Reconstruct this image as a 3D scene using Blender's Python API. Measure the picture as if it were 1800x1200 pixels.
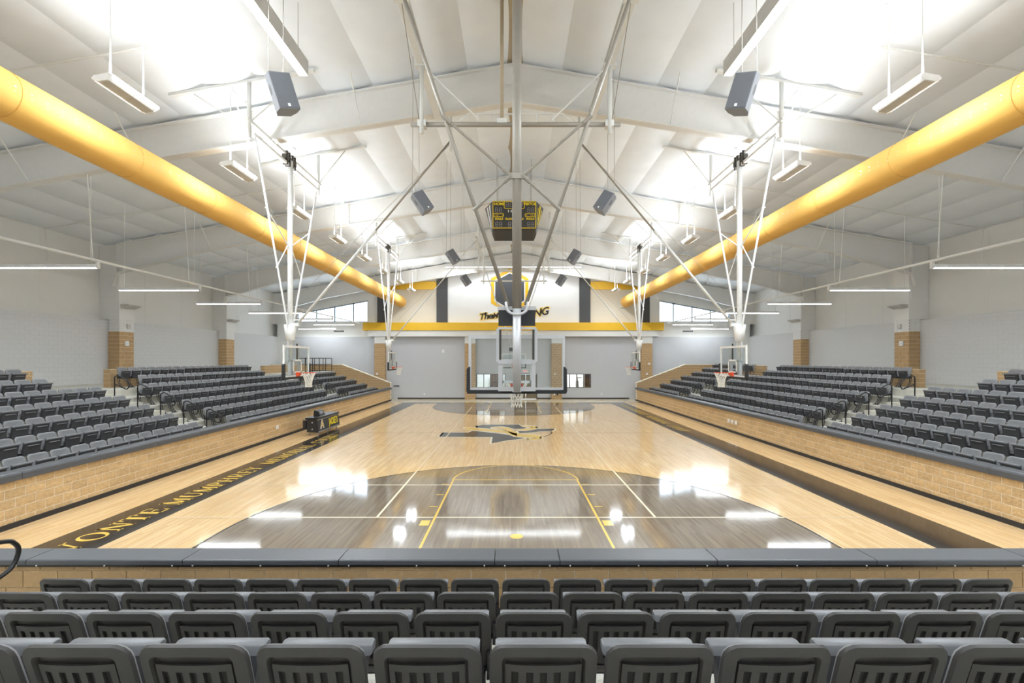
import bpy, math, random
from mathutils import Matrix, Vector
random.seed(7)
PI = math.pi
# ------------------------------------------------------------------ clear
for _o in list(bpy.data.objects):
    bpy.data.objects.remove(_o, do_unlink=True)
SC = bpy.context.scene
COL = SC.collection

# ------------------------------------------------------------------ camera, world, exposure
CAMX, CAMZ, FPX, VPX, VPY = -0.08, 3.5, 800.0, 901.0, 632.0
_cd = bpy.data.cameras.new('camera')
_cd.sensor_width = 36.0
_cd.lens = 36.0 * FPX / 1800.0
_cd.shift_x = -(VPX - 900.0) / 1800.0
_cd.shift_y = (VPY - 600.0) / 1800.0
_cd.clip_start = 0.05
_cd.clip_end = 300
CAM = bpy.data.objects.new('camera', _cd)
COL.objects.link(CAM)
CAM.location = (CAMX, 0, CAMZ)
CAM.rotation_euler = (PI / 2, 0, 0)
SC.camera = CAM

W = bpy.data.worlds.new('sky')
SC.world = W
W.use_nodes = True
_bg = W.node_tree.nodes['Background']
_bg.inputs[0].default_value = (0.80, 0.90, 1.0, 1)
_bg.inputs[1].default_value = 7.0
SC.view_settings.view_transform = 'Standard'
SC.view_settings.look = 'None'
SC.view_settings.gamma = 1.0
SC.view_settings.use_curve_mapping = False
SC.view_settings.exposure = 0.18
UPLIGHT_W = 84.0      # high-bay fixtures that wash the ceiling
PENDANT_W = 55.0       # linear pendants above the side stands
DOWN_W = 115.0         # lit slots along the lower edges of the same fixtures
LINEAR_W = 420.0       # long linear fixtures above the court


def P(px, py, d):
    """photo pixel at depth d (metres along +Y from the camera) -> world point"""
    return Vector((CAMX + (px - VPX) * d / FPX, d, CAMZ - (py - VPY) * d / FPX))


def FL(px, py, z=0.0):
    return P(px, py, (CAMZ - z) * FPX / (py - VPY))


# ------------------------------------------------------------------ materials
def srgb(r, g, b):
    f = lambda c: (c / 12.92) if c <= 0.04045 else ((c + 0.055) / 1.055) ** 2.4
    return (f(r / 255), f(g / 255), f(b / 255), 1.0)


MATS = {}


def mat(name, col, rough=0.5, metal=0.0, var=0.06, scale=6.0, bump=0.0, bscale=40.0, objrand=0.0,
        spec=0.5, emit=None, estr=0.0, stretch=None):
    if name in MATS:
        return MATS[name]
    m = bpy.data.materials.new(name)
    m.use_nodes = True
    nt = m.node_tree
    nd, lk = nt.nodes, nt.links
    b = nd['Principled BSDF']
    b.inputs['Roughness'].default_value = rough
    b.inputs['Metallic'].default_value = metal
    b.inputs['Specular IOR Level'].default_value = spec
    geo = nd.new('ShaderNodeNewGeometry')
    vec = geo.outputs['Position']
    if stretch:
        mp = nd.new('ShaderNodeMapping')
        mp.inputs['Scale'].default_value = stretch
        lk.new(vec, mp.inputs['Vector'])
        vec = mp.outputs['Vector']
    no = nd.new('ShaderNodeTexNoise')
    no.inputs['Scale'].default_value = scale
    no.inputs['Detail'].default_value = 4
    lk.new(vec, no.inputs['Vector'])
    hs = nd.new('ShaderNodeHueSaturation')
    hs.inputs['Color'].default_value = col
    mr = nd.new('ShaderNodeMapRange')
    mr.inputs['From Min'].default_value = 0.25
    mr.inputs['From Max'].default_value = 0.75
    mr.inputs['To Min'].default_value = 1 - var
    mr.inputs['To Max'].default_value = 1 + var
    lk.new(no.outputs['Fac'], mr.inputs['Value'])
    val = mr.outputs['Result']
    if objrand:
        oi = nd.new('ShaderNodeObjectInfo')
        mr2 = nd.new('ShaderNodeMapRange')
        mr2.inputs['To Min'].default_value = 1 - objrand
        mr2.inputs['To Max'].default_value = 1 + objrand
        lk.new(oi.outputs['Random'], mr2.inputs['Value'])
        mu = nd.new('ShaderNodeMath')
        mu.operation = 'MULTIPLY'
        lk.new(val, mu.inputs[0])
        lk.new(mr2.outputs['Result'], mu.inputs[1])
        val = mu.outputs[0]
    lk.new(val, hs.inputs['Value'])
    lk.new(hs.outputs['Color'], b.inputs['Base Color'])
    if bump:
        n2 = nd.new('ShaderNodeTexNoise')
        n2.inputs['Scale'].default_value = bscale
        n2.inputs['Detail'].default_value = 5
        lk.new(vec, n2.inputs['Vector'])
        bp = nd.new('ShaderNodeBump')
        bp.inputs['Strength'].default_value = bump
        bp.inputs['Distance'].default_value = 0.02
        lk.new(n2.outputs['Fac'], bp.inputs['Height'])
        lk.new(bp.outputs['Normal'], b.inputs['Normal'])
    if emit:
        b.inputs['Emission Color'].default_value = emit
        b.inputs['Emission Strength'].default_value = estr
    MATS[name] = m
    return m


def wood(name, c1, c2, rough, gloss_bump=0.02, var=0.10):
    """strip flooring, strips run along Y"""
    m = bpy.data.materials.new(name)
    m.use_nodes = True
    nt = m.node_tree
    nd, lk = nt.nodes, nt.links
    b = nd['Principled BSDF']
    geo = nd.new('ShaderNodeNewGeometry')
    mp = nd.new('ShaderNodeMapping')
    mp.inputs['Rotation'].default_value = (0, 0, PI / 2)
    lk.new(geo.outputs['Position'], mp.inputs['Vector'])
    br = nd.new('ShaderNodeTexBrick')
    br.offset = 0.37
    br.inputs['Scale'].default_value = 1.0
    br.inputs['Brick Width'].default_value = 1.15
    br.inputs['Row Height'].default_value = 0.057
    br.inputs['Mortar Size'].default_value = 0.0009
    br.inputs['Mortar Smooth'].default_value = 0.3
    br.inputs['Color1'].default_value = c1
    br.inputs['Color2'].default_value = c2
    br.inputs['Mortar'].default_value = tuple(x * 0.75 for x in c2[:3]) + (1,)
    lk.new(mp.outputs['Vector'], br.inputs['Vector'])
    mp2 = nd.new('ShaderNodeMapping')
    mp2.inputs['Scale'].default_value = (26.0, 1.1, 1.0)
    lk.new(geo.outputs['Position'], mp2.inputs['Vector'])
    no = nd.new('ShaderNodeTexNoise')
    no.inputs['Scale'].default_value = 1.0
    no.inputs['Detail'].default_value = 4
    lk.new(mp2.outputs['Vector'], no.inputs['Vector'])
    mr = nd.new('ShaderNodeMapRange')
    mr.inputs['From Min'].default_value = 0.3
    mr.inputs['From Max'].default_value = 0.7
    mr.inputs['To Min'].default_value = 1 - var
    mr.inputs['To Max'].default_value = 1 + var
    lk.new(no.outputs['Fac'], mr.inputs['Value'])
    hs = nd.new('ShaderNodeHueSaturation')
    lk.new(br.outputs['Color'], hs.inputs['Color'])
    lk.new(mr.outputs['Result'], hs.inputs['Value'])
    lk.new(hs.outputs['Color'], b.inputs['Base Color'])
    b.inputs['Roughness'].default_value = rough
    # lacquer: long shallow ripples follow the strips
    bp = nd.new('ShaderNodeBump')
    bp.inputs['Strength'].default_value = gloss_bump
    bp.inputs['Distance'].default_value = 0.01
    lk.new(no.outputs['Fac'], bp.inputs['Height'])
    bp2 = nd.new('ShaderNodeBump')
    bp2.inputs['Strength'].default_value = gloss_bump * 1.2
    bp2.inputs['Distance'].default_value = 0.004
    bp2.invert = True
    lk.new(br.outputs['Fac'], bp2.inputs['Height'])
    lk.new(bp.outputs['Normal'], bp2.inputs['Normal'])
    lk.new(bp2.outputs['Normal'], b.inputs['Normal'])
    MATS[name] = m
    return m


def glass(name, tint=(0.95, 0.98, 1, 1), refl=0.10):
    m = bpy.data.materials.new(name)
    m.use_nodes = True
    nt = m.node_tree
    nd, lk = nt.nodes, nt.links
    nd.remove(nd['Principled BSDF'])
    out = nd['Material Output']
    tr = nd.new('ShaderNodeBsdfTransparent')
    tr.inputs[0].default_value = tint
    gl = nd.new('ShaderNodeBsdfGlossy')
    gl.inputs['Roughness'].default_value = 0.03
    no = nd.new('ShaderNodeTexNoise')
    no.inputs['Scale'].default_value = 3
    mr = nd.new('ShaderNodeMapRange')
    mr.inputs['To Min'].default_value = refl * 0.8
    mr.inputs['To Max'].default_value = refl * 1.2
    lk.new(no.outputs['Fac'], mr.inputs['Value'])
    mx = nd.new('ShaderNodeMixShader')
    lk.new(mr.outputs['Result'], mx.inputs[0])
    lk.new(tr.outputs[0], mx.inputs[1])
    lk.new(gl.outputs[0], mx.inputs[2])
    lk.new(mx.outputs[0], out.inputs['Surface'])
    MATS[name] = m
    return m


M_MAPLE = wood('maple_floor', srgb(228, 196, 150), srgb(212, 176, 126), 0.10)
M_DARKWOOD = wood('stained_floor', srgb(138, 125, 109), srgb(122, 110, 96), 0.07, var=0.12)
M_BLACKFLOOR = wood('black_floor', srgb(58, 52, 46), srgb(50, 45, 40), 0.10, var=0.06)
M_PAINTWHITE = mat('court_white', srgb(236, 226, 200), 0.15)
M_PAINTGOLD = mat('court_gold', srgb(232, 192, 92), 0.15)
M_PAINTBLACK = mat('court_black', srgb(62, 57, 52), 0.12)
M_MURALGOLD = mat('mural_gold', srgb(246, 216, 128), 0.5)
M_FAINT = mat('court_faint', srgb(234, 208, 168), 0.12)
M_PAINTLINE = mat('court_seam', srgb(150, 110, 70), 0.2)
M_VINYL = mat('vinyl_floor', srgb(205, 192, 165), 0.22)
M_CONC = mat('concrete', srgb(196, 192, 180), 0.75, var=0.12, scale=3, bump=0.15)
M_SPLIT = mat('split_face_block', srgb(202, 170, 124), 0.85, var=0.16, scale=14, bump=0.9, bscale=22, objrand=0.09)
M_BLOCK = mat('tan_block', srgb(184, 152, 110), 0.8, var=0.08, scale=20, bump=0.25, bscale=70, objrand=0.07)
M_MORTAR = mat('mortar', srgb(240, 230, 208), 0.9, var=0.05, scale=30)
M_CMU = mat('painted_block', srgb(206, 206, 205), 0.55, var=0.015, scale=10, bump=0.15, bscale=90, objrand=0.012)
M_CMUJ = mat('painted_joint', srgb(200, 200, 199), 0.6, var=0.02)
M_GREYWALL = mat('grey_wall', srgb(196, 197, 200), 0.5, var=0.015, scale=2)
M_WHITEWALL = mat('white_wall', srgb(232, 231, 227), 0.6, var=0.015, scale=1.5)
M_CREAM = mat('cream_panel', srgb(230, 222, 206), 0.6, var=0.015)
M_PANELWHITE = mat('white_panel', srgb(240, 240, 240), 0.6, var=0.01)
M_CHARPANEL = mat('charcoal_panel', srgb(74, 75, 78), 0.55, var=0.03)
M_YELLOW = mat('yellow_panel', srgb(240, 190, 40), 0.45, var=0.02)
M_DUCT = mat('duct_fabric', srgb(238, 187, 96), 0.75, var=0.03, scale=1.2, bump=0.1, bscale=8)
M_DUCTSEAM = mat('duct_seam', srgb(222, 170, 86), 0.75)
M_LINER = mat('roof_liner', srgb(236, 240, 244), 0.55, var=0.03, scale=1.2, bump=0.25, bscale=2.5)
M_STEEL = mat('white_steel', srgb(226, 226, 222), 0.45, var=0.03)
M_RAFTER = mat('rafter_steel', srgb(229, 227, 223), 0.5, var=0.02)
M_GREYSTEEL = mat('grey_steel', srgb(156, 149, 138), 0.4, metal=0.15, var=0.04)
M_PALESTEEL = mat('pale_steel', srgb(200, 200, 202), 0.38, metal=0.2, var=0.03)
M_DARKSTEEL = mat('dark_steel', srgb(70, 66, 60), 0.4, metal=0.3)
M_BLACK = mat('black_rubber', srgb(38, 38, 40), 0.5)
M_BLACKMETAL = mat('black_metal', srgb(28, 28, 30), 0.3, var=0.1)
M_PAD = mat('vinyl_pad', srgb(84, 86, 90), 0.36, var=0.05, scale=5, bump=0.08, bscale=6)
M_SEATSHADED = mat('seat_plastic_shaded', srgb(62, 60, 59), 0.5, var=0.04, scale=12, bump=0.05, bscale=250)  # same plastic as the front, darkened for the shade on the rear
M_SEATLIT = mat('seat_plastic_lit', srgb(124, 125, 127), 0.40, var=0.04, scale=12, bump=0.05, bscale=250)  # same plastic, lightened for the light falling on the front
M_SEATSHEEN = mat('seat_edge_sheen', srgb(112, 113, 116), 0.38, var=0.04, scale=12)  # sheen on the upturned lip, put into a lighter colour
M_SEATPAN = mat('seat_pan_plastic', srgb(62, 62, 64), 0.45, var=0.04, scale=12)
M_SLOTSHADE = mat('seat_slot_shade', srgb(26, 25, 24), 0.6)  # near-black for the shade inside the rear slots
M_SPEAKER = mat('speaker_grey', srgb(138, 140, 146), 0.55, var=0.04)
M_SPEAKERD = mat('speaker_dark', srgb(106, 108, 113), 0.6)
M_LAMP = mat('lamp_housing', srgb(198, 194, 188), 0.45)
M_LAMPEND = mat('lamp_endcap', srgb(225, 225, 224), 0.45)
M_GLOW = mat('lamp_lens', srgb(255, 255, 255), 0.5, emit=(1, 1, 1, 1), estr=9.0)
M_UPGLOW = mat('uplight_lens', srgb(255, 255, 255), 0.5, emit=(1, 1, 1, 1), estr=14.0)
M_ORANGE = mat('hoop_orange', srgb(226, 84, 40), 0.4)
M_NET = mat('net_cord', srgb(235, 232, 222), 0.8)
M_WHITE = mat('white_paint', srgb(242, 242, 240), 0.4)
M_SCORE = mat('scoreboard_face', srgb(58, 56, 56), 0.45)
M_SCOREY = mat('scoreboard_yellow', srgb(246, 216, 30), 0.5)
M_SEG = mat('segment_dim', srgb(150, 148, 148), 0.5)
M_DOOR = mat('brown_door', srgb(124, 112, 88), 0.5)
M_BRONZE = mat('window_frame_bronze', srgb(92, 84, 74), 0.5)
M_MULL = mat('window_mullion', srgb(130, 145, 158), 0.5)
M_RED = mat('exit_red', srgb(220, 60, 60), 0.5, emit=(0.9, 0.1, 0.1, 1), estr=0.6)
M_BROWN = mat('shelf_brown', srgb(92, 62, 52), 0.6)
M_GLASS = glass('window_glass')
M_BOARD = glass('board_glass', (0.93, 0.96, 0.96, 1), 0.06)


# ------------------------------------------------------------------ mesh builder
class MB:
    def __init__(self):
        self.v, self.f = [], []

    def add(self, vs, fs):
        n = len(self.v)
        self.v += [Vector(p) for p in vs]
        self.f += [tuple(i + n for i in q) for q in fs]
        return self

    def box(self, x0, x1, y0, y1, z0, z1):
        vs = [(x, y, z) for z in (z0, z1) for y in (y0, y1) for x in (x0, x1)]
        return self.add(vs, [(0, 2, 3, 1), (4, 5, 7, 6), (0, 1, 5, 4), (2, 6, 7, 3), (0, 4, 6, 2), (1, 3, 7, 5)])

    def cbox(self, c, s, rot=None):
        hx, hy, hz = s[0] / 2, s[1] / 2, s[2] / 2
        vs = [Vector((x, y, z)) for z in (-hz, hz) for y in (-hy, hy) for x in (-hx, hx)]
        if rot is not None:
            vs = [rot @ p for p in vs]
        c = Vector(c)
        return self.add([p + c for p in vs],
                        [(0, 2, 3, 1), (4, 5, 7, 6), (0, 1, 5, 4), (2, 6, 7, 3), (0, 4, 6, 2), (1, 3, 7, 5)])

    def prism(self, poly, axis, a0, a1):
        """poly: list of 2D points; axis 'x' -> (y,z), 'y' -> (x,z), 'z' -> (x,y); extruded a0..a1"""
        def mk(p, a):
            return {'x': (a, p[0], p[1]), 'y': (p[0], a, p[1]), 'z': (p[0], p[1], a)}[axis]
        n = len(poly)
        vs = [mk(p, a0) for p in poly] + [mk(p, a1) for p in poly]
        fs = [tuple(range(n))[::-1], tuple(range(n, 2 * n))]
        fs += [(i, (i + 1) % n, n + (i + 1) % n, n + i) for i in range(n)]
        return self.add(vs, fs)

    def tube(self, pts, r, n=10, closed=False, r1=None):
        pts = [Vector(p) for p in pts]
        m = len(pts)
        rings = []
        prev = None
        for i in range(m):
            if closed:
                t = (pts[(i + 1) % m] - pts[i - 1]).normalized()
            else:
                t = (pts[min(i + 1, m - 1)] - pts[max(i - 1, 0)]).normalized()
            if prev is None:
                ref = Vector((0, 0, 1)) if abs(t.z) < 0.9 else Vector((1, 0, 0))
                a = t.cross(ref).normalized()
            else:
                a = (prev - t * prev.dot(t)).normalized()
            prev = a
            b = t.cross(a)
            rr = r if r1 is None else r + (r1 - r) * i / (m - 1)
            rings.append([pts[i] + (a * math.cos(2 * PI * k / n) + b * math.sin(2 * PI * k / n)) * rr
                          for k in range(n)])
        vs = [p for rg in rings for p in rg]
        fs = []
        for i in range(m if closed else m - 1):
            j = (i + 1) % m
            for k in range(n):
                l = (k + 1) % n
                fs.append((i * n + k, i * n + l, j * n + l, j * n + k))
        if not closed:
            fs.append(tuple(range(n))[::-1])
            fs.append(tuple((m - 1) * n + k for k in range(n)))
        return self.add(vs, fs)

    def flat(self, poly, z):
        vs = [(p[0], p[1], z) for p in poly]
        area = sum(vs[i][0] * vs[(i + 1) % len(vs)][1] - vs[(i + 1) % len(vs)][0] * vs[i][1] for i in range(len(vs)))
        idx = tuple(range(len(vs)))
        return self.add(vs, [idx if area > 0 else idx[::-1]])

    def mesh(self, name, off=None, smooth=False):
        me = bpy.data.meshes.new(name)
        vs = [tuple(p - off) if off is not None else tuple(p) for p in self.v]
        me.from_pydata(vs, [], self.f)
        if smooth:
            me.polygons.foreach_set('use_smooth', [True] * len(me.polygons))
        me.update()
        return me


def rootloc(o):
    while o.parent:
        o = o.parent
    return o.location.copy(), o


def tag(o, label=None, cat=None, group=None, kind=None):
    if label:
        o['label'] = label
    if cat:
        o['category'] = cat
    if group:
        o['group'] = group
    if kind:
        o['kind'] = kind
    return o


def obj(name, me, m=None, parent=None):
    o = bpy.data.objects.new(name, me)
    COL.objects.link(o)
    if m is not None and me is not None:
        me.materials.clear()
        me.materials.append(m)
    if parent:
        o.parent = parent
    return o


def thing(name, label, cat, loc=(0, 0, 0), rz=0.0, group=None):
    o = bpy.data.objects.new(name, None)
    o.empty_display_size = 0.1
    COL.objects.link(o)
    o.location = loc
    o.rotation_euler = (0, 0, rz)
    return tag(o, label, cat, group)


def part(name, mb, m, parent, smooth=False, local=False, label=None):
    """mesh part; vertices given in world coordinates (root unrotated) unless local"""
    off = None
    if not local:
        off, _ = rootloc(parent)
    o = obj(name, mb.mesh(name, off, smooth), m, parent)
    if label:
        o['label'] = label
    return o


def struct(name, mb, m, label, smooth=False):
    return tag(obj(name, mb.mesh(name, None, smooth), m), label, None, None, 'structure')


def smooth_by_angle(o, ang=0.7):
    me = o.data
    me.polygons.foreach_set('use_smooth', [True] * len(me.polygons))
    try:
        me.set_sharp_from_angle(angle=ang)
    except Exception:
        pass
    return o


def copy_tree(o, parent=None):
    c = o.copy()
    COL.objects.link(c)
    if parent:
        c.parent = parent
    for ch in [x for x in o.children]:
        copy_tree(ch, c)
    return c


def text_mb(body, size, shear=0.0, align='CENTER', offset=0.0, extrude=0.0, space=1.0):
    cu = bpy.data.curves.new('lettering', 'FONT')
    cu.body = body
    cu.size = size
    cu.shear = shear
    cu.align_x = align
    cu.align_y = 'CENTER'
    cu.offset = offset
    cu.extrude = extrude
    cu.space_character = space
    cu.resolution_u = 3
    o = bpy.data.objects.new('lettering', cu)
    COL.objects.link(o)
    dg = bpy.context.evaluated_depsgraph_get()
    dg.update()
    me = bpy.data.meshes.new_from_object(o.evaluated_get(dg))
    mb = MB()
    mb.add([v.co.copy() for v in me.vertices], [tuple(p.vertices) for p in me.polygons])
    bpy.data.objects.remove(o, do_unlink=True)
    bpy.data.curves.remove(cu)
    bpy.data.meshes.remove(me)
    return mb


def xform(mb, M):
    mb.v = [M @ p for p in mb.v]
    return mb


def frame_mat(o, u, v, n):
    u, v, n = Vector(u), Vector(v), Vector(n)
    return Matrix(((u.x, v.x, n.x, o[0]), (u.y, v.y, n.y, o[1]), (u.z, v.z, n.z, o[2]), (0, 0, 0, 1)))


# ------------------------------------------------------------------ masonry: every block its own piece
def _block_mesh(rough, seed):
    rnd = random.Random(seed)
    mb = MB()
    if not rough:
        e = 0.0
        mb.box(0, 1, 0, 1, 0, 1)
        return mb.mesh('block')
    nx, ny = 5, 3
    for j in range(ny + 1):
        for i in range(nx + 1):
            edge = i in (0, nx) or j in (0, ny)
            h = 0.62 + rnd.random() * 0.1 if edge else 0.7 + rnd.random() * 0.75
            x = i / nx + (0 if edge else rnd.uniform(-.05, .05))
            y = j / ny + (0 if edge else rnd.uniform(-.08, .08))
            mb.v.append(Vector((x, y, h)))
    for j in range(ny):
        for i in range(nx):
            a = j * (nx + 1) + i
            mb.f.append((a, a + 1, a + nx + 2, a + nx + 1))
    n = len(mb.v)
    mb.v += [Vector((0, 0, 0)), Vector((1, 0, 0)), Vector((1, 1, 0)), Vector((0, 1, 0))]
    bot = [i for i in range(nx + 1)]
    top = [ny * (nx + 1) + i for i in range(nx + 1)]
    lef = [j * (nx + 1) for j in range(ny + 1)]
    rig = [j * (nx + 1) + nx for j in range(ny + 1)]
    mb.f += [tuple([n, n + 1] + bot[::-1]), tuple([n + 2, n + 3] + top),
             tuple([n + 3, n] + lef), tuple([n + 1, n + 2] + rig[::-1])]
    return mb.mesh('block')


BLK = {}


def block_faces(parent, faces, m, rough=False, limit=300, bl=0.406, bh=0.203, depth=0.02, joint=0.011, far=1e9):
    """faces: (P0, U, V, N, width, height, first_offset). Nearest `limit` blocks are pieces, the rest one joined part."""
    key = (rough, m.name)
    if key not in BLK:
        BLK[key] = []
        for s in range(4 if rough else 1):
            me = _block_mesh(rough, s + 1)
            me.materials.append(m)
            BLK[key].append(me)
    cells = []
    cam = Vector((CAMX, 0, CAMZ))
    for (P0, U, V, N, w, h, off) in faces:
        P0, U, V, N = Vector(P0), Vector(U), Vector(V), Vector(N)
        row = 0
        v = 0.0
        while v < h - 0.03:
            v1 = min(v + bh, h)
            u = -((off + (bl / 2 if row % 2 else 0)) % bl)
            while u < w - 0.02:
                a, b2 = max(u, 0), min(u + bl, w)
                if b2 - a > 0.03:
                    o = P0 + U * (a + joint / 2) + V * (v + joint / 2)
                    mid = P0 + U * ((a + b2) / 2) + V * ((v + v1) / 2)
                    cells.append(((mid - cam).length, o, U * (b2 - a - joint), V * (v1 - v - joint), N))
                u += bl
            v = v1
            row += 1
    cells.sort(key=lambda c: c[0])
    rest = MB()
    rnd = random.Random(11)
    for i, (dist, o, U, V, N) in enumerate(cells):
        dp = depth * (rnd.uniform(0.75, 1.2) if rough else rnd.uniform(0.9, 1.1))
        M = frame_mat(o, U, V, N * dp)
        if i < limit and dist < far:
            b = bpy.data.objects.new('block', rnd.choice(BLK[key]))
            COL.objects.link(b)
            b.parent = parent
            b.matrix_basis = M
        else:
            q = [M @ Vector(c) for c in ((0, 0, 0), (1, 0, 0), (1, 1, 0), (0, 1, 0), (.03, .05, 1), (.97, .05, 1), (.97, .95, 1), (.03, .95, 1))]
            rest.add(q, [(4, 5, 6, 7), (0, 1, 5, 4), (1, 2, 6, 5), (2, 3, 7, 6), (3, 0, 4, 7)])
    if rest.v:
        o = obj('block_courses', rest.mesh('block_courses'), m, parent)
        o['kind'] = 'stuff'


X3, Y3, Z3 = Vector((1, 0, 0)), Vector((0, 1, 0)), Vector((0, 0, 1))

# ------------------------------------------------------------------ key dimensions
Y0, LEN = 7.46, 28.65          # near baseline, court length
Y1 = Y0 + LEN                  # far baseline
YC = Y0 + LEN / 2
FARY, NEARY = 40.6, -2.9
XW, XU = 20.7, 21.15           # block wall, upper wall
RIDGE, SLOPE = 13.0, 0.172
WX = 10.48                     # court face of the side stand walls
SEATW, ROWD, RISE = 0.528, 0.87, 0.317
ROWX1, TREAD1 = 11.45, 0.41


def roof(x):
    return RIDGE - SLOPE * abs(x)


def ftread(k):
    return TREAD1 + RISE * (k - 1)


# ================================================================== STRUCTURE
# ---- floor
mb = MB()
mb.box(-XU, XU, NEARY, 37.75, -0.2, 0.0)
floor = struct('floor', mb, M_MAPLE, 'pale maple strip basketball floor with a glossy finish')
mb = MB()
mb.box(-XU, XU, 37.75, FARY + 3.4, -0.2, 0.0)
struct('floor_vinyl', mb, M_VINYL, 'plain beige floor strip along the far grey wall')
# flat paint on the boards
def paint(name, mbx, m):
    return part(name, mbx, m, floor)
L1, L2, L3, L4, L5 = 0.0015, 0.003, 0.0045, 0.006, 0.0075
def rect(x0, x1, y0, y1):
    return [(x0, y0), (x1, y0), (x1, y1), (x0, y1)]
mb = MB()
mb.flat(rect(-9.03, -7.8, 6.2, 37.4), L1); paint('border_stripe', mb, M_BLACKFLOOR)
mb = MB()
mb.flat(rect(7.8, 9.03, 6.2, 37.4), L1); paint('border_stripe', mb, M_BLACKFLOOR)
mb = MB()
mb.flat(rect(-7.8, 7.8, Y1 + 0.2, 37.4), L1); paint('border_stripe', mb, M_BLACKFLOOR)
mb = MB()
mb.flat(rect(-7.8, 7.8, 6.2, Y0 - 0.2), L1); paint('border_stripe', mb, M_BLACKFLOOR)
mb = MB()
mb.flat(rect(-9.03, 9.03, 37.4, 37.75), L1); paint('threshold_strip', mb, M_PAINTWHITE)


def yy(y, far):
    return (Y0 + Y1 - y) if far else y


def band(mb, pts, w, z):
    """constant-width polyline in the floor plane"""
    pts = [Vector((p[0], p[1], 0)) for p in pts]
    L, R = [], []
    for i, p in enumerate(pts):
        t = (pts[min(i + 1, len(pts) - 1)] - pts[max(i - 1, 0)]).normalized()
        n = Vector((-t.y, t.x, 0))
        L.append(p + n * w / 2)
        R.append(p - n * w / 2)
    for i in range(len(pts) - 1):
        mb.flat([R[i], R[i + 1], L[i + 1], L[i]], z)


R3 = 6.02
HOOPC = Y0 + 1.6
for far in (False, True):
    arc = [(R3 * math.cos(a), HOOPC + R3 * math.sin(a)) for a in [PI * k / 48 for k in range(49)]]
    poly = [(R3, Y0 - 0.2)] + arc + [(-R3, Y0 - 0.2)]
    mb = MB()
    mb.flat([(x, yy(y, far)) for x, y in poly], L2)
    paint('three_point_area', mb, M_DARKWOOD)
    mb = MB()
    band(mb, [(x, yy(y, far)) for x, y in [(R3, Y0)] + arc + [(-R3, Y0)]], 0.05, L3)
    paint('three_point_line', mb, M_PAINTBLACK)
    # lane
    for s in (-1, 1):
        mb = MB()
        band(mb, [(s * 1.80, yy(Y0, far)), (s * 1.80, yy(Y0 + 5.79, far))], 0.05, L4)
        paint('lane_line', mb, M_PAINTGOLD)
        mb = MB()
        mb.flat([(s * 1.86, yy(Y0 + 2.13, far)), (s * 2.06, yy(Y0 + 2.13, far)), (s * 2.06, yy(Y0 + 2.44, far)), (s * 1.86, yy(Y0 + 2.44, far))], L4)
        paint('lane_block', mb, M_PAINTGOLD)
        for q in (3.38, 4.34, 5.31):
            mb = MB()
            band(mb, [(s * 1.86, yy(Y0 + q, far)), (s * 2.06, yy(Y0 + q, far))], 0.05, L4)
            paint('lane_mark', mb, M_PAINTGOLD)
    mb = MB()
    band(mb, [(-1.82, yy(Y0 + 5.79, far)), (1.82, yy(Y0 + 5.79, far))], 0.05, L4)
    paint('free_throw_line', mb, M_PAINTGOLD)
    mb = MB()
    band(mb, [(1.82 * math.cos(a), yy(Y0 + 5.79 + 1.82 * math.sin(a), far)) for a in [PI * k / 32 for k in range(33)]], 0.05, L4)
    paint('free_throw_arc', mb, M_PAINTGOLD)
    mb = MB()
    mb.flat([(0.13 * math.cos(2 * PI * k / 16), yy(Y0 + 1.55 + 0.13 * math.sin(2 * PI * k / 16), far)) for k in range(16)], L4)
    paint('gold_dot', mb, M_PAINTGOLD)
    for yv in (10.1, 12.71):
        xe = math.sqrt(R3 ** 2 - (yv - HOOPC) ** 2)
        for xa, xb, mm in ((-7.62, -xe, M_FAINT), (-xe, xe, M_PAINTWHITE), (xe, 7.62, M_FAINT)):
            mb = MB()
            band(mb, [(xa, yy(yv, far)), (xb, yy(yv, far))], 0.05, L3 + 0.0005)
            paint('practice_line', mb, mm)
for s in (-1, 1):
    mb = MB()
    ye = HOOPC + math.sqrt(R3 ** 2 - 3.09 ** 2)
    for ya, yb, mm in ((10.1, ye, M_PAINTWHITE), (ye, Y0 + Y1 - ye, M_FAINT), (Y0 + Y1 - ye, Y0 + Y1 - 10.1, M_PAINTWHITE)):
        mb = MB()
        band(mb, [(s * 3.09, ya), (s * 3.09, yb)], 0.055, L3 + 0.0008)
        paint('practice_line', mb, mm)
mb = MB()
band(mb, [(-7.7, YC), (7.7, YC)], 0.03, L2)
paint('half_court_line', mb, M_PAINTLINE)
# gold marks in the far end stripe
for px in (795, 821, 835, 847, 862, 889, 920, 944, 963, 975, 987, 1002, 1011):
    x = CAMX + (px - VPX) * 36.9 / FPX
    mb = MB()
    mb.flat(rect(x - 0.16, x + 0.16, 36.6, 37.1), L2)
    paint('gold_mark', mb, M_PAINTGOLD)

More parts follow.
